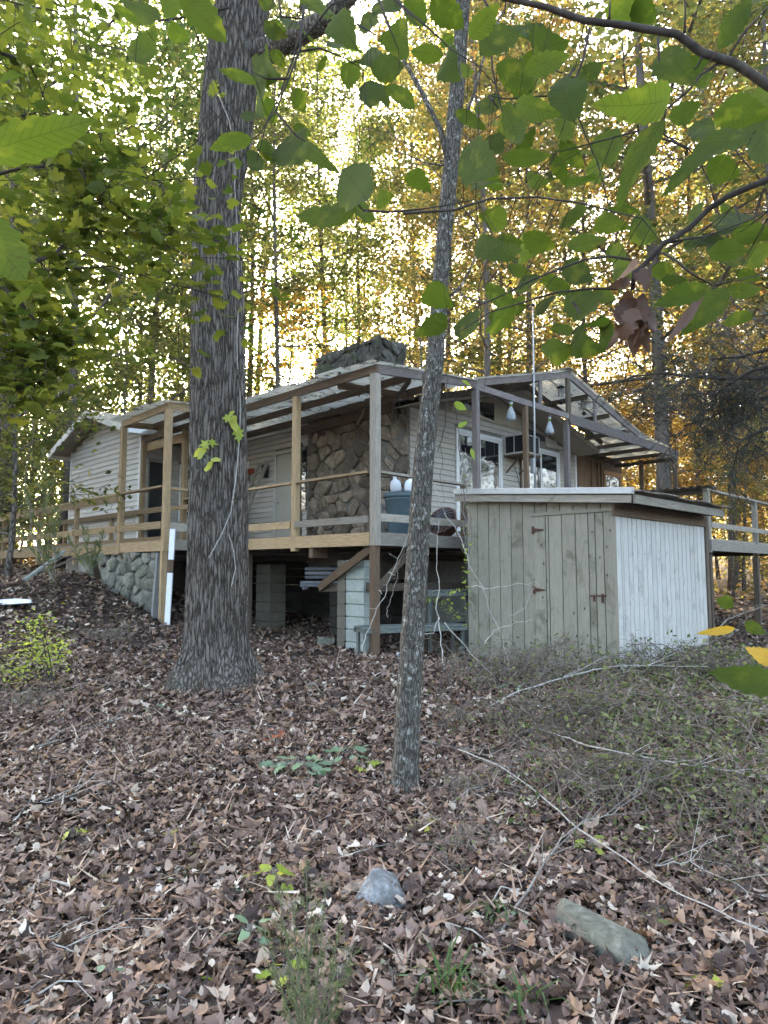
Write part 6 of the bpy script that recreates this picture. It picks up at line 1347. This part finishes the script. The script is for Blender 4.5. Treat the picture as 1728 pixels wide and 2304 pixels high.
seedling('bright yellow green leaf pair in the leaves at left', 395, 1880, 'maple', 3, .07, .04, .05, 'lime', 7)
seedling('second bright green leaf pair just right of the yellow green one', 425, 1920, 'ovate', 3, .05, .04, .05, 'lime', 8)
seedling('small round green leaves at the bottom left', 435, 2235, 'ovate', 4, .05, .05, .04, 'lime', 9)
seedling('pale green lobed leaves right of the diagonal branch start, before the shed', 1165, 1560, 'oak', 7, .12, .15, .12, 'seed', 10)
seedling('small blue green leaf in the litter at left', 325, 2110, 'maple', 2, .06, .03, .03, 'seed', 13)
seedling('blue green leaf standing at lower left centre', 520, 2030, 'ovate', 2, .08, .03, .05, 'seed', 14)
seedling('bluish leaf before the big oak', 345, 1598, 'maple', 3, .12, .08, .05, 'seed', 15)
for i, (px, py) in enumerate([(480, 1640), (395, 1990), (160, 1900), (700, 1560), (590, 1890), (955, 1880), (1180, 2090), (1480, 2100), (1600, 2230), (250, 2230), (760, 2230), (1330, 1930), (110, 2080), (1030, 2060), (640, 2230), (880, 2240)]):
    t = seedling('small green seedling with a few leaves coming up through the litter', px, py, ('ovate', 'maple', 'oak')[i % 3], 3+i % 3, .04+.01*(i % 3), .045, .05+.015*(i % 4), ('seed', 'shrub', 'lime')[i % 3], 60+i); t['group'] = 'small green seedlings in the litter'
# yellow green feathery shrub at the left
rng = np.random.default_rng(40); c = ghit(70, 1560); t = thing('yellow_shrub', 'feathery yellow green shrub at the left edge below the white slab', 'shrub', c); m = MB(); pts = []
for (x0, y0, x1, y1) in ((120, 1530, -20, 1500), (120, 1530, 20, 1440), (120, 1530, 60, 1410), (120, 1530, 95, 1400), (120, 1540, 140, 1440), (60, 1530, -30, 1480), (110, 1520, 85, 1385)):
    p_, q_ = at(x0, y0, c.y), at(x1, y1, c.y+rng.uniform(-.3, .3)); m.tube([p_, (p_+q_)/2+ZZ*.03, q_], [.008, .005, .002], 5); pts += [p_.lerp(q_, .3+.7*k/9) for k in range(10)]
m.build('stem', M['twig_dark'], t); C = np.array([tuple(p) for p in pts]); n = 800; Ps = C[rng.integers(0, len(C), n)]+rng.normal(0, .085, (n, 3))*np.array([1, 1, .7])
v, f, r = scatter('ovate', Ps, rng.uniform(.025, .05, n), rots(n, .6, rng), rng, .3); inst('foliage', np_mesh('foliage', v, f, M['lime'], r), Matrix.Identity(4), t, kind='stuff')
# ------------------------------------------------------------------ conifers: needle sprays
def spray(tips, needles, rng, nl, spread=.9, step=.006):
    """needles along each segment (p,q); returns arrays"""
    P_, R_, S_ = [], [], []
    for p, q in tips:
        d = q-p; L = d.length; d.normalize(); n = max(4, int(L/step))
        for i in range(n):
            s = d.orthogonal().normalized(); s.rotate(Matrix.Rotation(rng.uniform(0, 6.28), 3, d)); x = (d*rng.uniform(.5, 1.1)+s*spread).normalized(); y = x.orthogonal().normalized(); z = x.cross(y)
            P_.append(tuple(p+d*(L*i/n))); R_.append([[x.x, y.x, z.x], [x.y, y.y, z.y], [x.z, y.z, z.z]]); S_.append(nl*rng.uniform(.6, 1.2))
    return np.array(P_), np.array(R_), np.array(S_)
def conifer_bough(label, mains, Y, seed, nl=.03, depth=3, mat='needle', name='pine_bough', ln=.16, droop=-.1):
    rng = np.random.default_rng(seed); m = MB(); segs = []; t = thing(name, label, 'branch', mains[0][0])
    def grow(p, d, L, lev, r):
        q = p+d*L*.5; d2 = (d+Vector(rng.normal(0, .15, 3))+Vector((0, 0, droop))).normalized(); e = q+d2*L*.5
        m.tube([p, q, e], [r, r*.8, r*.5], 4, cap=False); segs.append((p, q)); segs.append((q, e))
        if lev > 0:
            for b in (q, e, p.lerp(q, .5), q.lerp(e, .5)):
                s = d2.cross(Vector((0, -1, .3))).normalized()*rng.choice([-1, 1])*rng.uniform(.5, 1.0); grow(b, (d2*.9+s+Vector(rng.normal(0, .2, 3))).normalized(), L*rng.uniform(.5, .75), lev-1, r*.6)
    for pl in mains:
        m.tube(pl, [.012-.009*i/(len(pl)-1) for i in range(len(pl))], 6, cap=False)
        for i in range(1, len(pl)):
            for k in range(3):
                b = pl[i-1].lerp(pl[i], (k+.5)/3); d = (pl[i]-pl[i-1]).normalized(); s = d.cross(Vector((0, -1, 0))).normalized()*(1 if k % 2 else -1); grow(b, (d*.7+s*.9+Vector(rng.normal(0, .25, 3))).normalized(), ln*rng.uniform(.8, 1.4), depth-1, .003)
    m.build('limb', M['twig_dark'], t); rr = random.Random(seed); Pq, Rq, Sq = spray(segs, 0, rr, nl); v, f, r = scatter('needle', Pq, Sq, Rq, rng, 0)
    inst('foliage', np_mesh('foliage', v, f, M[mat], r), Matrix.Identity(4), t, kind='stuff'); return t
Z4b = lambda x, y: (1250+x*.2881, 780+y*.2881)
conifer_bough('dark drooping pine bough at the right edge, above the rear deck', [tz(Z4b, [(2000, 150), (1700, 140), (1500, 200), (1300, 330), (1200, 420)], 2.6, .2), tz(Z4b, [(2000, 300), (1659, 240), (1300, 250), (1050, 230), (850, 210), (600, 230)], 2.7, .3), tz(Z4b, [(2000, 420), (1650, 400), (1400, 450), (1200, 560), (1000, 620)], 2.8, .2), tz(Z4b, [(1900, 40), (1659, 20), (1450, 80), (1200, 100)], 2.7, .2), tz(Z4b, [(2000, 600), (1659, 640), (1500, 700), (1420, 760)], 2.7)], 2.7, 3, .036, 3, ln=.15)
# feathery juniper seedling at bottom centre
def feathery(label, px0, py0, tops, Y, seed, mat='cedar', nl=.02, nside=16):
    rng = np.random.default_rng(seed); rr = random.Random(seed); base = at(px0, py0, Y); t = thing('juniper_seedling', label, 'seedling', base); m = MB(); segs = []
    for (x, y) in tops:
        e = at(x, y, Y+rr.uniform(-.12, .12)); b = base.lerp(e, .15); m.tube([base, b, e], [.005, .004, .001], 5); L = (e-b).length
        for i in range(nside):
            p = b.lerp(e, .1+.85*i/nside); d = ((e-b).normalized()*1.2+Vector((rr.uniform(-1, 1), rr.uniform(-1, 1), rr.uniform(-.1, .6)))).normalized(); q = p+d*L*rr.uniform(.12, .28)*(1-.55*i/nside); segs.append((p, q)); m.tube([p, q], [.0014, .0005], 3, cap=False)
            for _ in range(2): q2 = p.lerp(q, rr.uniform(.3, .8)); segs.append((q2, q2+(d+Vector((rr.uniform(-.8, .8), rr.uniform(-.8, .8), .2))).normalized()*L*.08))
    m.build('stem', M['stem_green'], t); Pq, Rq, Sq = spray(segs, 0, rr, nl, .55, .004); v, f, r = scatter('needle', Pq, Sq, Rq, rng, 0); inst('foliage', np_mesh('foliage', v, f, M[mat], r), Matrix.Identity(4), t, kind='stuff')
feathery('feathery green juniper seedling rising from the bottom edge at centre', 692, 2420, [(690, 1930), (620, 1960), (655, 2010), (735, 1990), (770, 2070), (590, 2080), (800, 2120), (700, 2060), (640, 2120), (760, 2170)], 2.05, 6, nl=.017, nside=13)
feathery('thin feathery green seedling left of the stone wall', 205, 1300, [(190, 1180), (150, 1205), (235, 1195), (215, 1215)], 9.5, 7, nl=.05, nside=14)
feathery('thin dark sapling with sparse needles standing before the walkway at left', 123, 1310, [(60, 1100), (90, 1010), (125, 1150), (40, 1190), (100, 1230)], 9.3, 8, nl=.05, nside=14)
stems('tall dead grey sapling leaning right in front of the walkway at left', 'sapling', 'bare_sapling', [[(123, 1310), (100, 1270), (75, 1200), (60, 1120), (56, 1060), (75, 980), (82, 850)], [(120, 1310), (123, 1230), (122, 1175)], [(100, 1275), (150, 1250), (190, 1215)]], 8.9, .014, 'twig', 20, 'shrub')
# grass tufts
def tuft(label, px, py, n, L, seed):
    rng = np.random.default_rng(seed); c = ghit(px, py); t = thing('grass_tuft', label, 'grass', c); m = MB()
    for i in range(n):
        a = rng.uniform(0, 6.28); l = L*rng.uniform(.5, 1.2); b = c+Vector((rng.normal(0, .03), rng.normal(0, .03), -.01)); d = Vector((math.cos(a), math.sin(a), 0)); s = Vector((-d.y, d.x, 0))*.004; pts = [b, b+ZZ*l*.5+d*l*.15, b+ZZ*l*.65+d*l*.45, b+ZZ*l*.5+d*l*.8]; ws = [1, 1, .7, .05]
        m.add([p+s*w*k for p, w in zip(pts, ws) for k in (-1, 1)], [(0, 1, 3, 2), (2, 3, 5, 4), (4, 5, 7, 6)])
    m.build('blade', M['grass'], t)
tuft('tuft of drooping green grass at the bottom right of centre', 1010, 2260, 26, .22, 1); tuft('small tuft of grass beside the pale rock, right', 1110, 2090, 14, .16, 2); tuft('tuft of grass at the bottom edge right of the first tuft', 1180, 2290, 16, .18, 3)
# ------------------------------------------------------------------ thin haze volume added for a soft glow
m = bpy.data.materials.new('haze'); m.use_nodes = True; nt = m.node_tree; nt.nodes.remove(nt.nodes['Principled BSDF'])
pv = nt.nodes.new('ShaderNodeVolumePrincipled'); pv.inputs['Color'].default_value = (.9, .9, .88, 1); pv.inputs['Density'].default_value = .0005; pv.inputs['Anisotropy'].default_value = .5
nt.links.new(pv.outputs[0], nt.nodes['Material Output'].inputs['Volume'])
hb = MB(); X0, X1, Y0, Y1, Z0, Z1h = -130, 130, -45, 165, -6.5, 60
hb.add([(x, y, z) for z in (Z0, Z1h) for x, y in ((X0, Y0), (X1, Y0), (X1, Y1), (X0, Y1))], [(3, 2, 1, 0), (4, 5, 6, 7), (0, 1, 5, 4), (1, 2, 6, 5), (2, 3, 7, 6), (3, 0, 4, 7)])
inst('haze', hb.mesh('haze', m), Matrix.Identity(4), None, kind='stuff', cat='haze', label='thin pale haze added between the trees for a soft glow')
